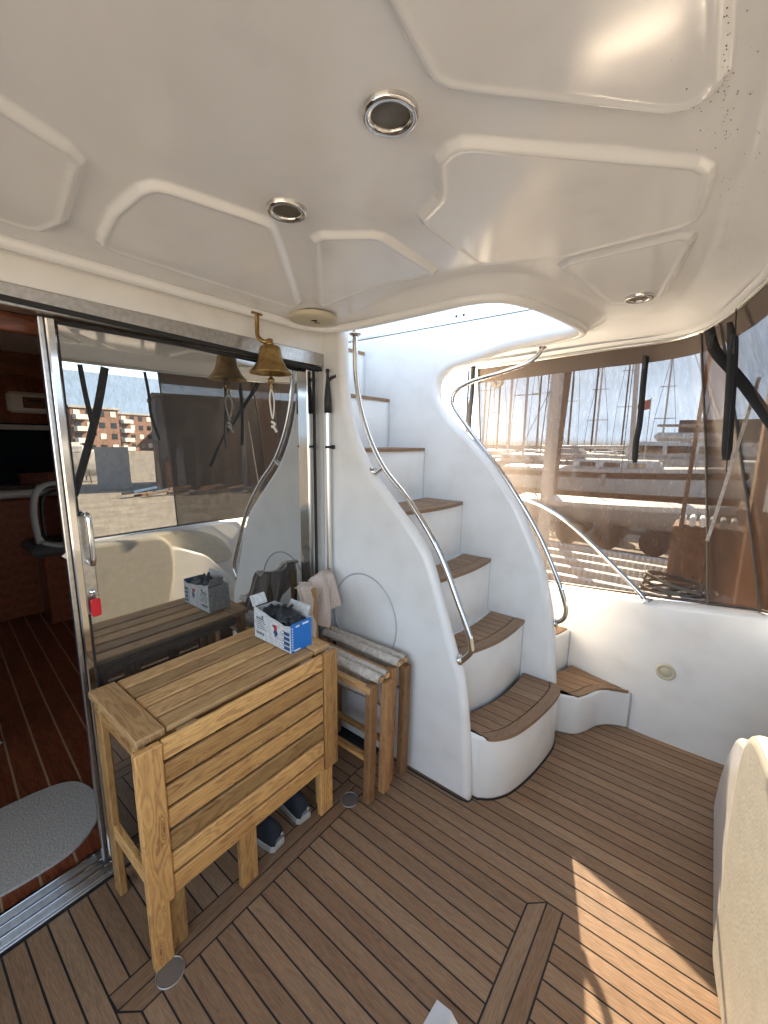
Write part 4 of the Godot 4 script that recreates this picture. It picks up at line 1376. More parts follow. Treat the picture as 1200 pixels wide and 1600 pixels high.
func build_stools() -> void:
	for s in 2:
		var x0 := 1.205 + 0.132 * s
		var t := thing("folding_stool", ["folded wooden stool with white canvas seat next to the table", "folded wooden stool with white canvas seat against the stair panel"][s], "stool", Vector3(x0 + 0.03, 0, -1.2), "folded canvas stools")
		var mats: Array = M.stool_wood
		var h := 0.585 + 0.015 * s
		# two crossing leg frames, folded nearly flat; top rails run fore and aft
		for fr in 2:
			for e in 2:
				var z := -1.0 - 0.42 * e + 0.035 * fr
				var st := stool_()
				var xa := x0 - 0.012 + 0.060 * fr
				var xb := x0 + 0.004 + 0.058 * fr
				bar(st, Vector3(xa, 0.012 + 0.03 * fr, z), Vector3(xb, h - 0.03, z), 0.046, 0.034, Vector3.BACK, 0.004)
				put(t, "leg", st, mats[(fr + e * 2 + s) % 5])
			var st2 := stool_()
			bar(st2, Vector3(x0 + 0.03 + 0.04 * fr, h - 0.012, -0.965), Vector3(x0 + 0.03 + 0.04 * fr, h - 0.012, -1.45), 0.03, 0.024, Vector3.UP, 0.006)
			put(t, "top_rail", st2, (M.worn_2 as Array)[(fr + s) % 5])
			# canvas rolled over the rail
			st2 = stool_()
			var secs: Array = []
			for i in 9:
				var z2 := lerpf(-0.972, -1.44, i / 8.0)
				var ring := PackedVector3Array()
				for k in 13:
					var a := PI * (-0.18 + 1.36 * k / 12.0)
					var r := 0.021 + 0.0012 * sin(i * 1.9 + k)
					ring.append(Vector3(x0 + 0.03 + 0.04 * fr + cos(a) * r, h - 0.012 + sin(a) * r * 0.9, z2))
				secs.append(ring)
			loft(st2, secs)
			put(t, "canvas", st2, M.canvas)
		# canvas hanging folded between the rails
		var st3 := stool_()
		var sc: Array = []
		for i in 9:
			var z3 := lerpf(-0.985, -1.43, i / 8.0)
			var row := PackedVector3Array()
			for k in 7:
				var f := k / 6.0
				row.append(Vector3(x0 + 0.036 + 0.03 * f, h - 0.01 - 0.14 * sin(f * PI) + 0.004 * sin(i * 1.3), z3))
			sc.append(row)
		loft(st3, sc)
		put(t, "seat_canvas", st3, M.canvas)
		var st4 := stool_()
		bar(st4, Vector3(x0 - 0.012, h - 0.05, -0.99), Vector3(x0 - 0.012, h - 0.05, -1.45), 0.028, 0.03, Vector3.UP, 0.004)
		put(t, "stretcher", st4, (M.worn_2 as Array)[s + 1])
		st4 = stool_()
		bar(st4, Vector3(x0 + 0.0, 0.2, -1.0), Vector3(x0 + 0.0, 0.2, -1.42), 0.03, 0.018, Vector3.UP, 0.003)
		put(t, "stretcher", st4, (M.acacia_2 as Array)[s + 1])

# ------------------------------------------------------------------ small things
func blob(st: SurfaceTool, c: Vector3, r: Vector3, seed_: int, amp: float, n := 14) -> void:
	st.set_smooth_group(1)
	var ns := FastNoiseLite.new()
	ns.seed = seed_
	ns.frequency = 1.1
	ns.fractal_octaves = 3
	var f := func(i: int, j: int) -> Vector3:
		var a := TAU * (i % (n * 2)) / (n * 2.0)
		var b := PI * j / n - PI * 0.5
		var d := Vector3(cos(a) * cos(b), sin(b), sin(a) * cos(b))
		var k := 1.0 + amp * ns.get_noise_3dv(d * 1.6)
		return c + d * r * k
	for i in n * 2:
		for j in n:
			if j == 0:
				t3(st, f.call(0, 0), f.call(i, 1), f.call(i + 1, 1))
			elif j == n - 1:
				t3(st, f.call(i, j), f.call(0, n), f.call(i + 1, j))
			else:
				q4(st, f.call(i, j), f.call(i, j + 1), f.call(i + 1, j + 1), f.call(i + 1, j))

func shoe(label: String, at: Vector3, turn: float) -> void:
	var t := thing("sneaker", label, "shoe", at, "dark sneakers under the table")
	var bs := Basis(Vector3.UP, turn)
	var prof: Array = [[0.0, 0.024, 0.03], [0.012, 0.034, 0.075], [0.05, 0.036, 0.085], [0.10, 0.036, 0.082], [0.15, 0.040, 0.062], [0.20, 0.046, 0.048], [0.25, 0.043, 0.040], [0.28, 0.026, 0.028], [0.288, 0.008, 0.015]]
	var st := stool_()
	var secs: Array = []
	for p in prof:
		var s := PackedVector3Array()
		for k in 11:
			var a := PI * k / 10.0
			s.append(at + bs * Vector3(cos(a) * p[1] * 0.96, 0.022 + sin(a) * p[2], -p[0]))
		secs.append(s)
	loft(st, secs)
	put(t, "upper", st, M.shoe_dark)
	st = stool_()
	var sole := PackedVector2Array()
	for p in prof:
		sole.append(Vector2(p[1] * 1.06, -p[0] * 1.01))
	for i in range(prof.size() - 1, -1, -1):
		sole.append(Vector2(-prof[i][1] * 1.06, -prof[i][0] * 1.01))
	slab(st, sole, 0.028, 0.005, Transform3D(bs * Basis(Vector3.RIGHT, Vector3.BACK, Vector3.DOWN), at + Vector3(0, 0.0285, 0)))
	put(t, "sole", st, M.shoe_sole)
	st = stool_()
	cbox(st, at + bs * Vector3(0.014, 0.052, 0.0), Vector3(0.012, 0.012, 0.006), 0.002, bs)
	put(t, "heel_tab", st, M.shoe_sole)

func build_small_things() -> void:
	M.box_white = tri_mat(ramp_tex(noise_img(91, 0.06, 128, 4), [[0.2, Vector3(0.46, 0.46, 0.45)], [0.8, Vector3(0.66, 0.66, 0.64)]]), 6.0, 0.6)
	M.box_blue = flat(lin(0.01, 0.16, 0.52), 0.4)
	M.box_navy = flat(lin(0.02, 0.07, 0.18), 0.5)
	M.glove = flat(lin(0.018, 0.020, 0.024), 0.55)
	M.shoe_dark = flat(lin(0.014, 0.017, 0.024), 0.8)
	M.shoe_sole = flat(lin(0.42, 0.41, 0.37), 0.7)
	M.deck_plate = flat(lin(0.20, 0.175, 0.15), 0.35, 0.3)
	M.paper = flat(lin(0.72, 0.73, 0.74), 0.5)
	M.print_grey = flat(lin(0.12, 0.12, 0.13), 0.6)
	# carton of gloves
	var y0 := 0.7505
	var t := thing("glove_box", "open white and blue carton of black gloves on the table", "box", Vector3(0.98, y0, -1.278))
	var st := stool_()
	slab(st, PackedVector2Array([Vector2(-1.392, y0), Vector2(-1.165, y0), Vector2(-1.165, y0 + 0.108), Vector2(-1.20, y0 + 0.10), Vector2(-1.24, y0 + 0.108), Vector2(-1.29, y0 + 0.112), Vector2(-1.33, y0 + 0.122), Vector2(-1.36, y0 + 0.124), Vector2(-1.392, y0 + 0.135)]), 0.002, 0.0, side_tf(0.929))
	var face := put(t, "front_panel", st, M.box_white)
	st = stool_()
	slab(st, PackedVector2Array([Vector2(-1.392, y0), Vector2(-1.165, y0), Vector2(-1.165, y0 + 0.115), Vector2(-1.25, y0 + 0.12), Vector2(-1.392, y0 + 0.12)]), 0.002, 0.0, side_tf(1.031))
	put(t, "back_panel", st, M.box_white)
	var blue := block(t, "end_panel", M.box_blue, Vector3(0.981, y0 + 0.057, -1.164), Vector3(0.100, 0.114, 0.002), 0.0005)
	block(t, "end_panel", M.box_white, Vector3(0.981, y0 + 0.06, -1.393), Vector3(0.100, 0.12, 0.002), 0.0005)
	block(t, "bottom_panel", M.box_white, Vector3(0.981, y0 + 0.003, -1.278), Vector3(0.098, 0.002, 0.224), 0.0005)
	block(t, "flap", M.box_white, Vector3(0.962, y0 + 0.146, -1.405), Vector3(0.07, 0.045, 0.002), 0.0005, Basis(Vector3.RIGHT, -0.5))
	block(t, "flap", M.box_white, Vector3(1.045, y0 + 0.13, -1.25), Vector3(0.002, 0.035, 0.12), 0.0005, Basis(Vector3.BACK, -0.5))
	# printing on the carton
	var px := 0.9284
	for k in 4:
		block(face, "printed_label", M.box_navy, Vector3(px, y0 + 0.014 + 0.0195 * k, -1.192), Vector3(0.0008, 0.013, 0.042), 0.0001)
		block(face, "printed_mark", M.paper, Vector3(px - 0.0006, y0 + 0.014 + 0.0195 * k, -1.208), Vector3(0.0008, 0.008, 0.008), 0.0001)
	st = stool_()
	slab(st, PackedVector2Array([Vector2(-1.262, y0 + 0.088), Vector2(-1.246, y0 + 0.088), Vector2(-1.246, y0 + 0.066), Vector2(-1.262, y0 + 0.066)]), 0.0006, 0.0, side_tf(px - 0.0003))
	put(face, "printed_arrow", st, M.red)
	st = stool_()
	slab(st, PackedVector2Array([Vector2(-1.262, y0 + 0.066), Vector2(-1.246, y0 + 0.066), Vector2(-1.240, y0 + 0.055), Vector2(-1.254, y0 + 0.038), Vector2(-1.268, y0 + 0.055)]), 0.0006, 0.0, side_tf(px - 0.0003))
	put(face, "printed_arrow", st, M.box_navy)
	for k in 5:
		block(face, "printed_letter", M.print_grey, Vector3(px, y0 + 0.025, -1.375 + 0.0105 * k), Vector3(0.0008, 0.012, 0.0075 - 0.001 * (k % 2)), 0.0001)
	for k in 6:
		block(face, "printed_line", M.print_grey, Vector3(px, y0 + 0.046 + 0.0085 * k, -1.345 - 0.004 * (k % 3)), Vector3(0.0008, 0.0022 if k < 5 else 0.006, 0.06 - 0.006 * (k % 3)), 0.0001)
	for k in 9:
		block(blue, "printed_dot", M.paper, Vector3(0.937, y0 + 0.012 + 0.0105 * k, -1.1627), Vector3(0.004, 0.006, 0.0008), 0.0001)
	block(blue, "printed_line", M.paper, Vector3(0.962, y0 + 0.100, -1.1627), Vector3(0.018, 0.007, 0.0008), 0.0001)
	block(blue, "printed_line", M.paper, Vector3(1.0, y0 + 0.101, -1.1627), Vector3(0.03, 0.007, 0.0008), 0.0001)
	block(blue, "printed_line", M.paper, Vector3(0.958, y0 + 0.006, -1.1627), Vector3(0.03, 0.006, 0.0008), 0.0001)
	# gloves heaped in the open carton
	t = thing("gloves", "black gloves bulging out of the open carton", "gloves", Vector3(0.98, y0 + 0.09, -1.28))
	var gl: Array = [[Vector3(0.98, y0 + 0.095, -1.26), Vector3(0.042, 0.045, 0.06), 1], [Vector3(0.975, y0 + 0.09, -1.335), Vector3(0.040, 0.035, 0.045), 2], [Vector3(0.985, y0 + 0.085, -1.205), Vector3(0.036, 0.032, 0.034), 3]]
	for g in gl:
		st = stool_()
		blob(st, g[0], g[1], g[2], 0.6)
		put(t, "glove", st, M.glove)
	for k in 4:
		st = stool_()
		var b := Vector3(0.97 + 0.01 * k, y0 + 0.115, -1.33 + 0.022 * k)
		tube(st, crom([b, b + Vector3(-0.004 + 0.004 * k, 0.018, 0.004), b + Vector3(-0.008 + 0.007 * k, 0.030, 0.012)], 4), 0.009, 8, false, 0.6)
		put(t, "finger", st, M.glove)
	# beige canvas of a third folded chair in the corner
	t = thing("folded_chair", "folded chair with beige canvas gathered over its top in the corner", "chair", Vector3(1.30, 0, -1.43))
	st = stool_()
	bar(st, Vector3(1.285, 0.01, -1.40), Vector3(1.255, 0.86, -1.40), 0.026, 0.026, Vector3.BACK, 0.003)
	put(t, "leg", st, (M.acacia_1 as Array)[4])
	st = stool_()
	bar(st, Vector3(1.38, 0.01, -1.44), Vector3(1.385, 0.86, -1.44), 0.026, 0.026, Vector3.BACK, 0.003)
	put(t, "leg", st, (M.acacia_1 as Array)[0])
	for layer in 2:
		st = stool_()
		var secs: Array = []
		for i in 61:
			var f := i / 60.0
			var x := lerpf(1.175, 1.415, f)
			var fold := sin(f * 21.0 + layer * 1.3) * 0.6 + sin(f * 9.0 + 0.7) * 0.4
			var ytop := 0.885 + 0.035 * f + 0.012 * sin(f * 11.0 + layer)
			var ybot := 0.66 + 0.10 * f - 0.05 * sin(f * PI) + 0.02 * sin(f * 17.0)
			var row := PackedVector3Array()
			for j in 13:
				var v := j / 12.0
				var yy := lerpf(ytop, ybot, v)
				var zz := -1.415 - 0.02 * f + layer * 0.012 + fold * (0.012 + 0.026 * sqrt(v)) + 0.035 * v
				if j == 0:
					zz -= 0.03
					yy -= 0.012
				elif j == 1:
					zz -= 0.014
					yy += 0.012
				row.append(Vector3(x - 0.035 * v * (1.0 - f) + 0.008 * sin(v * 5.0 + i * 0.4), yy, zz))
			secs.append(row)
		loft(st, secs)
		put(t, "canvas_fold", st, M.towel)
	# sneakers
	shoe("left dark sneaker with pale sole under the table", Vector3(0.825, 0.0005, -1.135), 0.12)
	shoe("right dark sneaker with pale sole under the table", Vector3(0.962, 0.0005, -1.145), -0.1)
	# round deck plates
	for e in [[Vector3(0.386, 0.0, -1.078), "round steel deck plate at the near foot of the table"], [Vector3(1.152, 0.0, -1.075), "round dark steel deck plate beside the folded stools"]]:
		t = thing("deck_plate", e[1], "deck plate", e[0], "round deck plates")
		st = stool_()
		lathe(st, [Vector2(0.0, 0.003), Vector2(0.036, 0.003), Vector2(0.0385, 0.0025), Vector2(0.040, 0.0005)], 36, Transform3D(Basis(), e[0]))
		put(t, "plate", st, M.deck_plate)
		st = stool_()
		var ring := PackedVector3Array()
		for i in 36:
			ring.append(e[0] + Vector3(cos(TAU * i / 36.0) * 0.0385, 0.003, sin(TAU * i / 36.0) * 0.0385))
		tube(st, ring, 0.0012, 6, true)
		put(t, "rim", st, M.alu)
	# corner of a white plastic sheet near the viewer's feet
	st = stool_()
	st.set_smooth_group(1)
	var g := PackedVector3Array([Vector3(0.818, 0.012, -0.432), Vector3(0.768, 0.004, -0.437), Vector3(0.812, 0.03, -0.385), Vector3(0.70, 0.006, -0.44), Vector3(0.74, 0.04, -0.36), Vector3(0.80, 0.006, -0.33), Vector3(0.64, 0.005, -0.40), Vector3(0.68, 0.02, -0.30)])
	for f in [[0, 1, 2], [1, 3, 4], [1, 4, 2], [2, 4, 5], [3, 6, 4], [4, 6, 7], [4, 7, 5]]:
		st.set_smooth_group(-1)
		t3(st, g[f[0]], g[f[1]], g[f[2]])
		t3(st, g[f[0]] - Vector3(0, 0.003, 0), g[f[2]] - Vector3(0, 0.003, 0), g[f[1]] - Vector3(0, 0.003, 0))
	var o := put(self, "plastic_sheet", st, M.paper)
	o.set_meta("label", "corner of a crumpled white sheet lying on the deck planks")
	o.set_meta("category", "sheet")
	# rope coil hung outside on the side deck
	t = thing("rope_coil", "coil of dark rope lying on the bulwark cap by the grab rail", "rope", Vector3(2.57, 0.745, -0.12))
	for k in 4:
		st = stool_()
		var loop := PackedVector3Array()
		for i in 30:
			var a := TAU * i / 30.0
			loop.append(Vector3(2.60 + cos(a) * (0.05 + 0.008 * k), 0.79 + 0.012 * k + 0.03 * sin(a + k), -0.12 + sin(a) * (0.12 + 0.012 * k) + 0.02 * k))
		tube(st, loop, 0.009, 8, true)
		put(t, "loop", st, M.dark_seat)

# ------------------------------------------------------------------ boatyard to port
func hull_pt(u: float, v: float, side: float, L: float, B: float, D: float, sheer: float) -> Vector3:
	# u 0 stern .. 1 bow, v 0 keel .. 1 deck
	var w := B * 0.5 * pow(clampf(1.0 - pow(maxf(0.0, (u - 0.35) / 0.65), 2.2), 0.0, 1.0), 0.8) * (0.86 + 0.14 * minf(1.0, u * 4.0))
	var ww := w * pow(v, 0.42)
	var y := v * (D + sheer * u * u)
	return Vector3(side * ww, y, (u - 0.5) * L + 0.10 * L * v * maxf(0.0, u - 0.7))

func hull_strip(st: SurfaceTool, v0: float, v1: float, L: float, B: float, D: float, sheer: float, tf: Transform3D) -> void:
	st.set_smooth_group(1)
	for side in [-1.0, 1.0]:
		var secs: Array = []
		for i in 25:
			var s := PackedVector3Array()
			for k in 5:
				s.append(tf * hull_pt(i / 24.0, lerpf(v0, v1, k / 4.0), side, L, B, D, sheer))
			secs.append(s)
		loft(st, secs)
	# transom
	for k in 4:
		var a := lerpf(v0, v1, k / 4.0)
		var b := lerpf(v0, v1, (k + 1) / 4.0)
		q4(st, tf * hull_pt(0, a, -1, L, B, D, sheer), tf * hull_pt(0, a, 1, L, B, D, sheer), tf * hull_pt(0, b, 1, L, B, D, sheer), tf * hull_pt(0, b, -1, L, B, D, sheer))

func local_block(parent: Node3D, called: String, mat: Material, tf: Transform3D, c: Vector3, s: Vector3, b := 0.02) -> MeshInstance3D:
	return block(parent, called, mat, tf * c, s, b, tf.basis)

func boat(called: String, label: String, category: String, tf: Transform3D, L: float, B: float, D: float, sheer: float, cols: Array) -> Node3D:
	var t := thing(called, label, category, tf.origin)
	for c in cols:                                # [name, v0, v1, material]
		var st := stool_()
		hull_strip(st, c[1], c[2], L, B, D, sheer, tf)
		put(t, c[0], st, c[3])
	var st2 := stool_()
	st2.set_smooth_group(1)
	var secs: Array = []
	for i in 25:
		var u := i / 24.0
		var s := PackedVector3Array()
		for k in 5:
			var p := hull_pt(u, 0.985, lerpf(-1, 1, k / 4.0), L, B, D, sheer)
			p.y += 0.06 * (1.0 - pow(absf(k / 2.0 - 1.0), 2.0))
			s.append(tf * p)
		secs.append(s)
	loft(st2, secs)
	put(t, "deck", st2, M.yard_white)
	return t

func pole(called: String, label: String, category: String, a: Vector3, b: Vector3, r: float, mat: Material, group := "") -> Node3D:
	var t := thing(called, label, category, a, group)
	var st := stool_()
	tube(st, PackedVector3Array([a, a.lerp(b, 0.5), b]), r, 10, false, 0.85)
	put(t, "spar", st, mat)
	return t

func stand(t: Node3D, tf: Transform3D, zs: Array, B: float) -> void:
	for z in zs:
		for s in [-1.0, 1.0]:
			var st := stool_()
			bar(st, tf * Vector3(s * B * 0.62, -0.75, z), tf * Vector3(s * B * 0.34, 0.35, z), 0.07, 0.07, Vector3.UP, 0.01)
			put(t, "prop", st, M.yard_dark)

func build_yard_port() -> void:
	M.yard_white = tri_mat(ramp_tex(noise_img(111, 0.03, 128, 4), [[0.2, Vector3(0.52, 0.52, 0.50)], [0.8, Vector3(0.70, 0.70, 0.68)]]), 0.6, 0.4)
	M.yard_grey = flat(lin(0.30, 0.30, 0.30), 0.6)
	M.yard_dark = flat(lin(0.045, 0.043, 0.042), 0.7)
	M.yard_brown = flat(lin(0.11, 0.065, 0.04), 0.7)
	M.yard_blue = flat(lin(0.06, 0.12, 0.22), 0.5)
	M.rust = tri_mat(ramp_tex(noise_img(112, 0.04, 128, 5), [[0.2, Vector3(0.10, 0.045, 0.02)], [0.8, Vector3(0.22, 0.11, 0.06)]]), 0.8, 0.85)
	M.mast = flat(lin(0.45, 0.43, 0.40), 0.4)
	M.flag = flat(lin(0.30, 0.10, 0.09), 0.8)
	M.tyre = flat(lin(0.016, 0.016, 0.016), 0.85)
	# sailing yacht broadside
	var tf := Transform3D(Basis(Vector3.UP, 0.06), Vector3(20.0, -1.0, -3.4))
	var y := boat("sailing_yacht", "white sailing yacht with brown stripe propped on the hard", "sailing boat", tf, 8.6, 2.6, 1.42, 0.25, [["antifouling", 0.0, 0.32, M.rust], ["topsides", 0.32, 0.74, M.yard_white], ["stripe", 0.74, 0.90, M.yard_brown], ["sheer_strake", 0.90, 1.0, M.yard_white]])
	stand(y, tf, [-2.4, 0.2, 2.2], 2.6)
	local_block(y, "cabin", M.yard_white, tf, Vector3(0, 1.62, 0.2), Vector3(1.7, 0.42, 3.2), 0.12)
	for k in 3:
		local_block(y, "window", M.window, tf, Vector3(-0.86, 1.64, -0.8 + 0.9 * k), Vector3(0.02, 0.18, 0.6), 0.02)
	local_block(y, "spray_hood", M.yard_grey, tf, Vector3(0, 2.0, -1.6), Vector3(1.6, 0.5, 1.0), 0.16)
	for k in 2:
		local_block(y, "fender", M.yard_grey, tf, Vector3(-1.36, 1.05, -1.2 + 1.1 * k), Vector3(0.16, 0.5, 0.16), 0.06)
	for k in 7:
		var st := stool_()
		var p := hull_pt(0.1 + 0.12 * k, 1.0, -0.96, 8.6, 2.6, 1.42, 0.25)
		tube(st, PackedVector3Array([tf * p, tf * (p + Vector3(0, 0.6, 0))]), 0.018, 6)
		put(y, "stanchion", st, M.mast)
	var st0 := stool_()
	var wire := PackedVector3Array()
	for k in 7:
		wire.append(tf * (hull_pt(0.1 + 0.12 * k, 1.0, -0.96, 8.6, 2.6, 1.42, 0.25) + Vector3(0, 0.58, 0)))
	tube(st0, wire, 0.012, 5)
	put(y, "guard_wire", st0, M.mast)
	var st1 := stool_()
	tube(st1, PackedVector3Array([tf * Vector3(0, 1.5, 0.7), tf * Vector3(0, 12.0, 0.3)]), 0.10, 10, false, 0.8)
	put(y, "mast", st1, M.mast)
	st1 = stool_()
	tube(st1, PackedVector3Array([tf * Vector3(0, 2.35, 0.5), tf * Vector3(0, 2.3, -2.9)]), 0.07, 8)
	put(y, "boom", st1, M.mast)
	for e in [[Vector3(0, 11.8, 0.3), Vector3(0, 1.5, 4.2)], [Vector3(0, 11.8, 0.3), Vector3(0, 1.5, -4.2)], [Vector3(0, 8.0, 0.4), Vector3(-1.2, 1.4, 0.5)]]:
		st1 = stool_()
		tube(st1, PackedVector3Array([tf * e[0], tf * e[1]]), 0.015, 5)
		put(y, "stay", st1, M.yard_dark)
	# motor cruiser behind
	tf = Transform3D(Basis(Vector3.UP, PI + 0.1), Vector3(27.0, -1.0, -2.2))
	y = boat("motor_cruiser", "white motor cruiser with dark windows behind the sailing yacht", "motor boat", tf, 10.5, 3.4, 1.7, 0.3, [["antifouling", 0.0, 0.30, M.yard_dark], ["topsides", 0.30, 1.0, M.yard_white]])
	stand(y, tf, [-3, 0, 3], 3.4)
	local_block(y, "superstructure", M.yard_white, tf, Vector3(0, 2.15, -0.6), Vector3(2.6, 0.9, 4.6), 0.3)
	for k in 3:
		local_block(y, "window", M.window, tf, Vector3(1.31, 2.2, -2.0 + 1.3 * k), Vector3(0.03, 0.4, 1.1), 0.05)
	local_block(y, "flybridge", M.yard_white, tf, Vector3(0, 2.85, -1.0), Vector3(2.2, 0.45, 3.0), 0.18)
	local_block(y, "hardtop", M.yard_grey, tf, Vector3(0, 3.45, -1.0), Vector3(2.1, 0.08, 2.8), 0.03)
	local_block(y, "windscreen", M.window, tf, Vector3(0, 2.45, 1.9), Vector3(2.2, 0.5, 0.05), 0.02)
	st1 = stool_()
	tube(st1, PackedVector3Array([tf * Vector3(0, 3.4, -1.6), tf * Vector3(0, 5.2, -1.8)]), 0.035, 6)
	put(y, "aerial", st1, M.yard_grey)
	local_block(y, "radar", M.yard_white, tf, Vector3(0, 3.75, -1.5), Vector3(0.5, 0.16, 0.5), 0.06)
	# low grey launch on a trailer, in front of the yacht
	tf = Transform3D(Basis(Vector3.UP, 0.04), Vector3(14.5, -1.02, -2.3))
	y = boat("launch", "low grey launch lying on the road trailer", "boat", tf, 5.6, 1.7, 0.72, 0.12, [["hull", 0.0, 0.8, M.yard_grey], ["rubbing_strake", 0.8, 1.0, M.yard_white]])
	local_block(y, "thwart", M.yard_brown, tf, Vector3(0, 0.66, -0.6), Vector3(1.3, 0.05, 0.3), 0.01)
	var tr := thing("boat_trailer", "road trailer with dark tyres under the grey launch", "trailer", Vector3(14.2, -1.6, -2.2))
	block(tr, "beam", M.yard_dark, Vector3(13.75, -1.02, -2.3), Vector3(0.1, 0.1, 5.4), 0.01)
	block(tr, "beam", M.yard_dark, Vector3(15.1, -1.02, -2.3), Vector3(0.1, 0.1, 5.4), 0.01)
	for wz in [-3.35, -2.25, -1.05]:
		for wx in [13.62, 15.25]:
			var st := stool_()
			lathe(st, [Vector2(0.16, -0.10), Vector2(0.33, -0.10), Vector2(0.37, -0.06), Vector2(0.37, 0.06), Vector2(0.33, 0.10), Vector2(0.16, 0.10)], 24, Transform3D(Basis(Vector3.UP, Vector3.RIGHT, Vector3.FORWARD), Vector3(wx, -1.23, wz)))
			var w := put(tr, "wheel", st, M.tyre)
			st = stool_()
			lathe(st, [Vector2(0.0, -0.07), Vector2(0.17, -0.07), Vector2(0.17, 0.07), Vector2(0.0, 0.07)], 16, Transform3D(Basis(Vector3.UP, Vector3.RIGHT, Vector3.FORWARD), Vector3(wx, -1.23, wz)))
			put(w, "rim", st, M.yard_dark)
	# pale ribbed beams laid side by side
	for k in 5:
		var bx := 9.4 + 0.72 * k
		var t := thing("ribbed_beam", ["pale ribbed beam on the ground, nearest to the boat", "pale ribbed beam on the ground, second from the boat", "pale ribbed beam on the ground, third from the boat", "pale ribbed beam on the ground, fourth from the boat", "pale ribbed beam on the ground, farthest from the boat"][k], "beam", Vector3(bx, -1.6, -1.4), "pale ribbed beams on the ground")
		block(t, "body", M.yard_white, Vector3(bx, -1.468, -1.5), Vector3(0.20, 0.26, 4.6), 0.02)
		var st := stool_()
		for j in 36:
			cbox(st, Vector3(bx - 0.115, -1.45, -3.7 + 0.125 * j), Vector3(0.03, 0.24, 0.05), 0.005)
		put(t, "ribs", st, M.yard_grey).set_meta("kind", "stuff")
	# rusty winch housing
	var wtf := Vector3(10.6, -1.6, 0.15)
	var wt := thing("winch_housing", "rusty ribbed winch housing with white rollers on top", "winch", wtf)
	block(wt, "housing", M.rust, wtf + Vector3(0, 0.75, 0), Vector3(1.0, 1.5, 1.3), 0.03)
	for k in 8:
		block(wt, "rib", M.rust, wtf + Vector3(-0.52, 0.75, -0.56 + 0.16 * k), Vector3(0.04, 1.4, 0.05), 0.01)
	for k in 6:
		block(wt, "roller", M.yard_white, wtf + Vector3(-0.3, 1.62, -0.5 + 0.16 * k), Vector3(0.5, 0.2, 0.1), 0.03)
	# rusty gantry column close to the boat's quarter
	var gt := thing("gantry_column", "brown steel gantry column standing beyond the corner of the canopy", "column", Vector3(6.5, -1.6, 0.95))
	block(gt, "column", M.rust, Vector3(6.5, 2.0, 0.85), Vector3(0.5, 7.2, 0.9), 0.02)
	block(gt, "flange_plate", M.rust, Vector3(6.22, 2.0, 0.62), Vector3(0.06, 7.2, 0.08), 0.005)
	block(gt, "white_strip", M.yard_white, Vector3(6.235, 2.4, 0.52), Vector3(0.03, 3.2, 0.05), 0.005)
	# workshop block on the horizon
	var wk := thing("workshop", "grey flat roofed workshop at the far right of the yard", "building", Vector3(38, -1.6, 1.6))
	block(wk, "wall", M.yard_grey, Vector3(40, 0.2, 1.2), Vector3(4, 3.6, 6.5), 0.02)
	block(wk, "roof", M.yard_dark, Vector3(40, 2.5, 1.2), Vector3(4.4, 1.4, 7.0), 0.02)
	for k in 4:
		block(wk, "window", M.yard_white, Vector3(37.97, 1.15, -0.9 + 1.3 * k), Vector3(0.06, 0.9, 1.1), 0.01)
	# low quay wall far off
	var q := thing("quay_wall", "low pale quay wall along the far side of the yard", "wall", Vector3(60, -1.6, -15))
	block(q, "wall", M.yard_grey, Vector3(70, -0.4, -20), Vector3(1.0, 2.6, 120), 0.05)
	# masts of other boats
	pole("mast", "thick pale mast rising just outside the canopy window", "mast", Vector3(8.2, -1.6, -2.48), Vector3(8.35, 7.0, -2.42), 0.12, M.mast, "masts in the yard")
	pole("mast", "tall brownish mast leaning slightly right of the thick one", "mast", Vector3(15.0, -0.4, -4.35), Vector3(15.0, 9.0, -3.9), 0.16, M.yard_brown, "masts in the yard")
	pole("mast", "slender mast at the far left of the canopy window", "mast", Vector3(24.0, -0.5, -9.6), Vector3(24.0, 12.0, -9.6), 0.07, M.mast, "masts in the yard")
	pole("mast", "thin dark mast between the yacht and the cruiser", "mast", Vector3(30.0, 0.0, -6.4), Vector3(30.0, 9.5, -6.4), 0.06, M.yard_dark, "masts in the yard")
	pole("mast", "slim grey pole near the right strap of the canopy", "mast", Vector3(9.0, -1.6, -0.36), Vector3(9.0, 9.0, -0.12), 0.035, M.yard_brown, "masts in the yard")
	pole("mast", "short mast with a lamp just right of the leaning mast", "mast", Vector3(22.0, -0.6, -5.75), Vector3(22.0, 4.6, -5.75), 0.05, M.yard_dark, "masts in the yard")
	for e in [[Vector3(8.3, 8.0, -2.4), Vector3(14.0, -1.6, -4.6)], [Vector3(24, 12, -9.6), Vector3(24, 0, -6.0)], [Vector3(20, 10.5, -3.2), Vector3(20, 0.4, 0.7)]]:
		pole("rigging_wire", ["thin wire from the thick mast down to the left", "thin wire slanting from the far left mast", "thin wire slanting down towards the cruiser"][e[0].x as int % 3 if false else [8, 24, 20].find(int(e[0].x))], "wire", e[0], e[1], 0.012, M.yard_dark, "rigging wires")
	var spots: Array = [[26.0, -13.4, 11.0], [30.0, -14.0, 13.0], [34.0, -14.6, 10.0], [24.0, -8.7, 10.5], [38.0, -12.6, 14.0], [33.0, -9.8, 9.0], [42.0, -11.0, 13.0], [36.0, -7.4, 8.5], [45.0, -7.0, 12.0], [40.0, -3.4, 9.0]]
	var place := ["first", "second", "third", "fourth", "fifth", "sixth", "seventh", "eighth", "ninth", "tenth"]
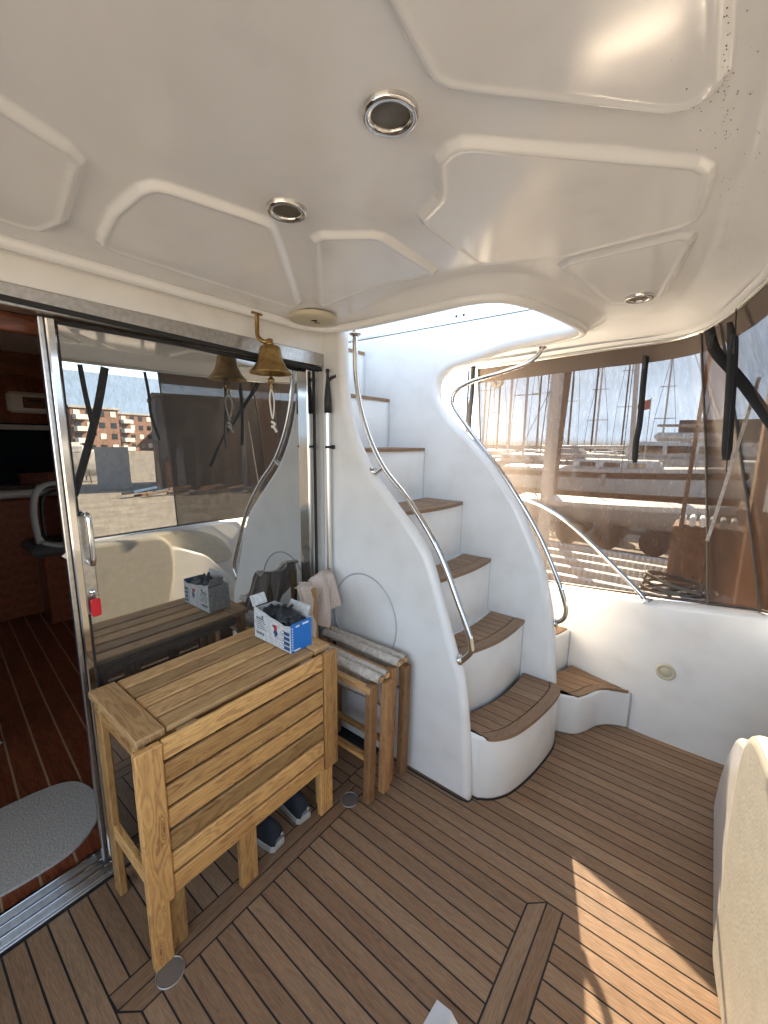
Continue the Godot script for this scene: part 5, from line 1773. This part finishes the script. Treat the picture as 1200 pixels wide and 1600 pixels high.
	for i in spots.size():
		var b := Vector3(spots[i][0], -0.6, spots[i][1])
		var mt := pole("mast", "far thin mast with spreaders, %s of the distant row from the left" % place[i], "mast", b, b + Vector3(0, spots[i][2], 0), 0.075, M.mast if i % 2 else M.yard_dark, "masts in the yard")
		for k in 2:
			var yy: float = spots[i][2] * (0.45 + 0.27 * k)
			var sp := stool_()
			tube(sp, PackedVector3Array([b + Vector3(0, yy, -0.7 + 0.15 * k), b + Vector3(0, yy, 0.7 - 0.15 * k)]), 0.03, 5)
			put(mt, "spreader", sp, M.yard_dark)
		for k in [-1.0, 1.0]:
			var sh := stool_()
			tube(sh, PackedVector3Array([b + Vector3(0, spots[i][2], 0), b + Vector3(0, spots[i][2] * 0.45, 0.7 * k), b + Vector3(0, 0.4, 0.9 * k)]), 0.016, 4)
			put(mt, "shroud", sh, M.yard_dark)
		var hl := Transform3D(Basis(Vector3.UP, 0.3 * sin(i * 2.0)), b + Vector3(0, -0.3, 0))
		var hb := boat("moored_boat", "far white boat hull under the %s distant mast" % place[i], "sailing boat", hl, 7.0 + 0.4 * i, 2.3, 1.3, 0.25, [["topsides", 0.0, 0.8, M.yard_white], ["stripe", 0.8, 1.0, M.yard_blue if i % 2 else M.yard_brown]])
		local_block(hb, "cabin", M.yard_white, hl, Vector3(0, 1.5, 0.2), Vector3(1.5, 0.45, 2.6), 0.12)
		for k in 3:
			local_block(hb, "window", M.window, hl, Vector3(-0.76, 1.53, -0.6 + 0.8 * k), Vector3(0.02, 0.2, 0.5), 0.01)
	# flag on its staff
	var fl := thing("flag", "small red and white flag on a thin staff above the yacht", "flag", Vector3(21, 0.5, -2.35))
	var fs := stool_()
	tube(fs, PackedVector3Array([Vector3(21, 0.4, -2.35), Vector3(21, 3.4, -2.35)]), 0.02, 6)
	put(fl, "staff", fs, M.mast)
	fs = stool_()
	slab(fs, crom2([Vector2(-2.35, 3.35), Vector2(-2.55, 3.3), Vector2(-2.78, 3.2), Vector2(-2.80, 2.95), Vector2(-2.58, 2.9), Vector2(-2.35, 2.95)], 4), 0.01, 0.0, side_tf(21.0))
	put(fl, "cloth", fs, M.flag)
	# pulley block hanging outside the canopy
	var pc := Vector3(3.05, 1.985, -1.335)
	var pb := thing("pulley_block", "metal pulley block with round holes hanging on a wire outside", "pulley", pc)
	var ps := stool_()
	lathe(ps, [Vector2(0.014, -0.010), Vector2(0.046, -0.012), Vector2(0.050, -0.008), Vector2(0.044, 0.0), Vector2(0.050, 0.008), Vector2(0.046, 0.012), Vector2(0.014, 0.010), Vector2(0.014, -0.010)], 24, Transform3D(Basis(Vector3.UP, Vector3.RIGHT, Vector3.FORWARD), pc))
	put(pb, "sheave", ps, M.yard_grey)
	for k in 6:
		ps = stool_()
		var a := TAU * k / 6.0
		lathe(ps, [Vector2(0.0, -0.014), Vector2(0.008, -0.014), Vector2(0.008, 0.014), Vector2(0.0, 0.014)], 10, Transform3D(Basis(Vector3.UP, Vector3.RIGHT, Vector3.FORWARD), pc + Vector3(0, sin(a) * 0.03, cos(a) * 0.03)))
		put(pb, "hole", ps, M.yard_white)
	ps = stool_()
	bar(ps, pc + Vector3(-0.018, -0.03, 0), pc + Vector3(-0.018, 0.09, 0), 0.02, 0.004, Vector3.BACK, 0.001)
	put(pb, "cheek", ps, M.yard_grey)
	ps = stool_()
	tube(ps, PackedVector3Array([pc + Vector3(0, 0.08, 0), pc + Vector3(0, 1.4, 0.1)]), 0.004, 6)
	put(pb, "wire", ps, M.yard_dark)
	ps = stool_()
	tube(ps, PackedVector3Array([pc + Vector3(0, 0.0, -0.047), pc + Vector3(0, -1.35, -0.10)]), 0.004, 6)
	put(pb, "fall", ps, M.yard_dark)

# ------------------------------------------------------------------ yard aft, mirrored in the door glass
func tower(label: String, at: Vector3, s: Vector3, turn: float, wall: Material, cols: int, rows: int) -> void:
	var t := thing("apartment_building", label, "building", at, "apartment buildings beyond the yard")
	var bs := Basis(Vector3.UP, turn)
	block(t, "wall", wall, at + Vector3(0, s.y * 0.5, 0), s, 0.05, bs)
	block(t, "roof", M.yard_grey, at + Vector3(0, s.y + 0.2, 0), Vector3(s.x + 0.6, 0.4, s.z + 0.6), 0.05, bs)
	for r in rows:
		for c in cols:
			var p := Vector3((c + 0.5 - cols * 0.5) * s.x / cols, (r + 0.6) * s.y / rows, -s.z * 0.5 - 0.02)
			block(t, "window", M.window if (r + c) % 3 else M.yard_white, at + bs * p, Vector3(s.x / cols * 0.5, s.y / rows * 0.5, 0.1), 0.02, bs)
		block(t, "balcony", M.yard_white, at + bs * Vector3(-s.x * 0.32, (r + 0.25) * s.y / rows, -s.z * 0.5 - 0.5), Vector3(s.x * 0.28, 0.8, 1.0), 0.03, bs)

func build_yard_aft() -> void:
	M.brick = tri_mat(ramp_tex(noise_img(121, 0.05, 128, 4), [[0.2, Vector3(0.16, 0.095, 0.078)], [0.8, Vector3(0.23, 0.145, 0.12)]]), 0.3, 0.9)
	M.shed = tri_mat(ramp_tex(noise_img(122, 0.02, 128, 5), [[0.2, Vector3(0.035, 0.033, 0.034)], [0.8, Vector3(0.06, 0.057, 0.058)]]), 0.2, 0.8)
	M.timber = tri_mat(ramp_tex(noise_img(123, 0.05, 128, 4), [[0.2, Vector3(0.13, 0.085, 0.055)], [0.8, Vector3(0.26, 0.18, 0.12)]]), 1.0, 0.8)
	tower("brick apartment block mirrored at the left of the door glass", Vector3(25.5, -1.6, 84), Vector3(8, 7.6, 8), -0.25, M.brick, 4, 4)
	tower("paler brick apartment block mirrored beside the slanting strap", Vector3(38, -1.6, 100), Vector3(8, 7.6, 8), -0.3, M.brick, 4, 4)
	tower("low far building mirrored between the straps", Vector3(52, -1.6, 100), Vector3(16, 5.0, 8), -0.35, M.yard_grey, 6, 2)
	# dark shed
	var sh := thing("shed", "dark grey shed with flat roof mirrored in the door glass", "shed", Vector3(14, -1.6, 22))
	var bs := Basis(Vector3.UP, 0.35)
	block(sh, "wall", M.shed, Vector3(17.6, 1.1, 22.6), Vector3(12.0, 5.4, 5.0), 0.03, bs)
	block(sh, "roof", M.yard_dark, Vector3(17.6, 3.9, 22.6), Vector3(12.3, 0.2, 5.3), 0.03, bs)
	# timbers leaning on the shed
	var ords := ["first", "second", "third", "fourth", "fifth", "sixth", "seventh", "eighth", "ninth", "tenth", "eleventh", "twelfth", "thirteenth", "fourteenth"]
	for k in 14:
		var f := (k + 0.35 * sin(k * 5.3)) / 13.0
		var base := Vector3(11.0, -1.6, 22.2).lerp(Vector3(19.2, -1.6, 18.2), f)
		var hh := 2.3 + 1.5 * absf(sin(k * 1.9 + 0.4))
		var t := thing("leaning_timber", "%s timber board leaning on the dark shed, %s from the left" % ["tall" if hh > 3.1 else "short", ords[k]], "timber", base, "timbers leaning on the shed")
		var st := stool_()
		bar(st, base, base + Vector3(0.15 + 0.45 * sin(k * 3.1), hh, 0.4), 0.2 + 0.22 * absf(sin(k * 2.3)), 0.06, Vector3(-0.45, 0, -0.9), 0.01)
		put(t, "board", st, [M.timber, M.rust, M.yard_grey, M.timber, M.yard_brown][k % 5])
	for k in 7:
		var at := Vector3(9.5 + 1.35 * k, -1.6, 20.4 - 0.55 * k + 0.4 * sin(k * 2.7))
		var t := thing("scrap_heap", "low heap of yard scrap on the ground, number %s along the shed from the left" % ords[k], "scrap", at, "scrap along the shed")
		for j in 4:
			var st := stool_()
			var q := at + Vector3(sin(j * 2.1 + k) * 0.5, 0.08 + 0.09 * j, cos(j * 3.3 + k) * 0.3)
			bar(st, q - Vector3(0.5 + 0.1 * j, 0.04, 0.1 * sin(j + k)), q + Vector3(0.5, 0.1 * absf(sin(j * 1.7 + k)), 0.3 * cos(j * 2.0 + k)), 0.12 + 0.1 * (j % 2), 0.12, Vector3.UP, 0.02)
			put(t, "piece", st, [M.rust, M.timber, M.yard_dark, M.yard_blue][(j + k) % 4])
	var wp := thing("white_board", "pale grey board standing upright left of the dark shed", "board", Vector3(9.6, -1.6, 25.0))
	block(wp, "panel", M.yard_grey, Vector3(9.6, -0.35, 25.0), Vector3(1.7, 2.5, 0.08), 0.01, Basis(Vector3.UP, 0.35))
	var ww := thing("corrugated_shed", "white corrugated shed mirrored right of the dark shed", "shed", Vector3(21, -1.6, 16))
	block(ww, "wall", M.yard_white, Vector3(24, 0.6, 16.5), Vector3(9.0, 4.4, 3.0), 0.03, Basis(Vector3.UP, 0.75))
	for k in 14:
		block(ww, "rib", M.yard_white, Vector3(24, 0.6, 16.5) + Basis(Vector3.UP, 0.75) * Vector3(-4.2 + 0.65 * k, 0, -1.54), Vector3(0.12, 4.4, 0.08), 0.01, Basis(Vector3.UP, 0.75))
	block(ww, "roof", M.yard_grey, Vector3(24, 2.95, 16.5), Vector3(9.4, 0.25, 3.4), 0.03, Basis(Vector3.UP, 0.75))
	var tf := Transform3D(Basis(Vector3.UP, 1.75), Vector3(8.5, -1.2, 31.0))
	var y := boat("speedboat", "white speedboat mirrored at the left edge of the door glass", "motor boat", tf, 7.0, 2.4, 1.5, 0.3, [["hull", 0.0, 0.6, M.yard_white], ["topsides", 0.6, 1.0, M.yard_white]])
	local_block(y, "cabin", M.yard_white, tf, Vector3(0, 1.9, 0.3), Vector3(1.7, 0.8, 2.4), 0.25)
	local_block(y, "windscreen", M.window, tf, Vector3(0.0, 2.05, 1.3), Vector3(1.5, 0.4, 0.5), 0.1)
	for k in 5:
		var st := stool_()
		tube(st, PackedVector3Array([tf * Vector3(-1.0, 1.5, -2.8 + k), tf * Vector3(-1.0, 2.1, -2.8 + k)]), 0.02, 6)
		put(y, "stanchion", st, M.mast)
	stand(y, tf, [-1.5, 1.5], 2.4)
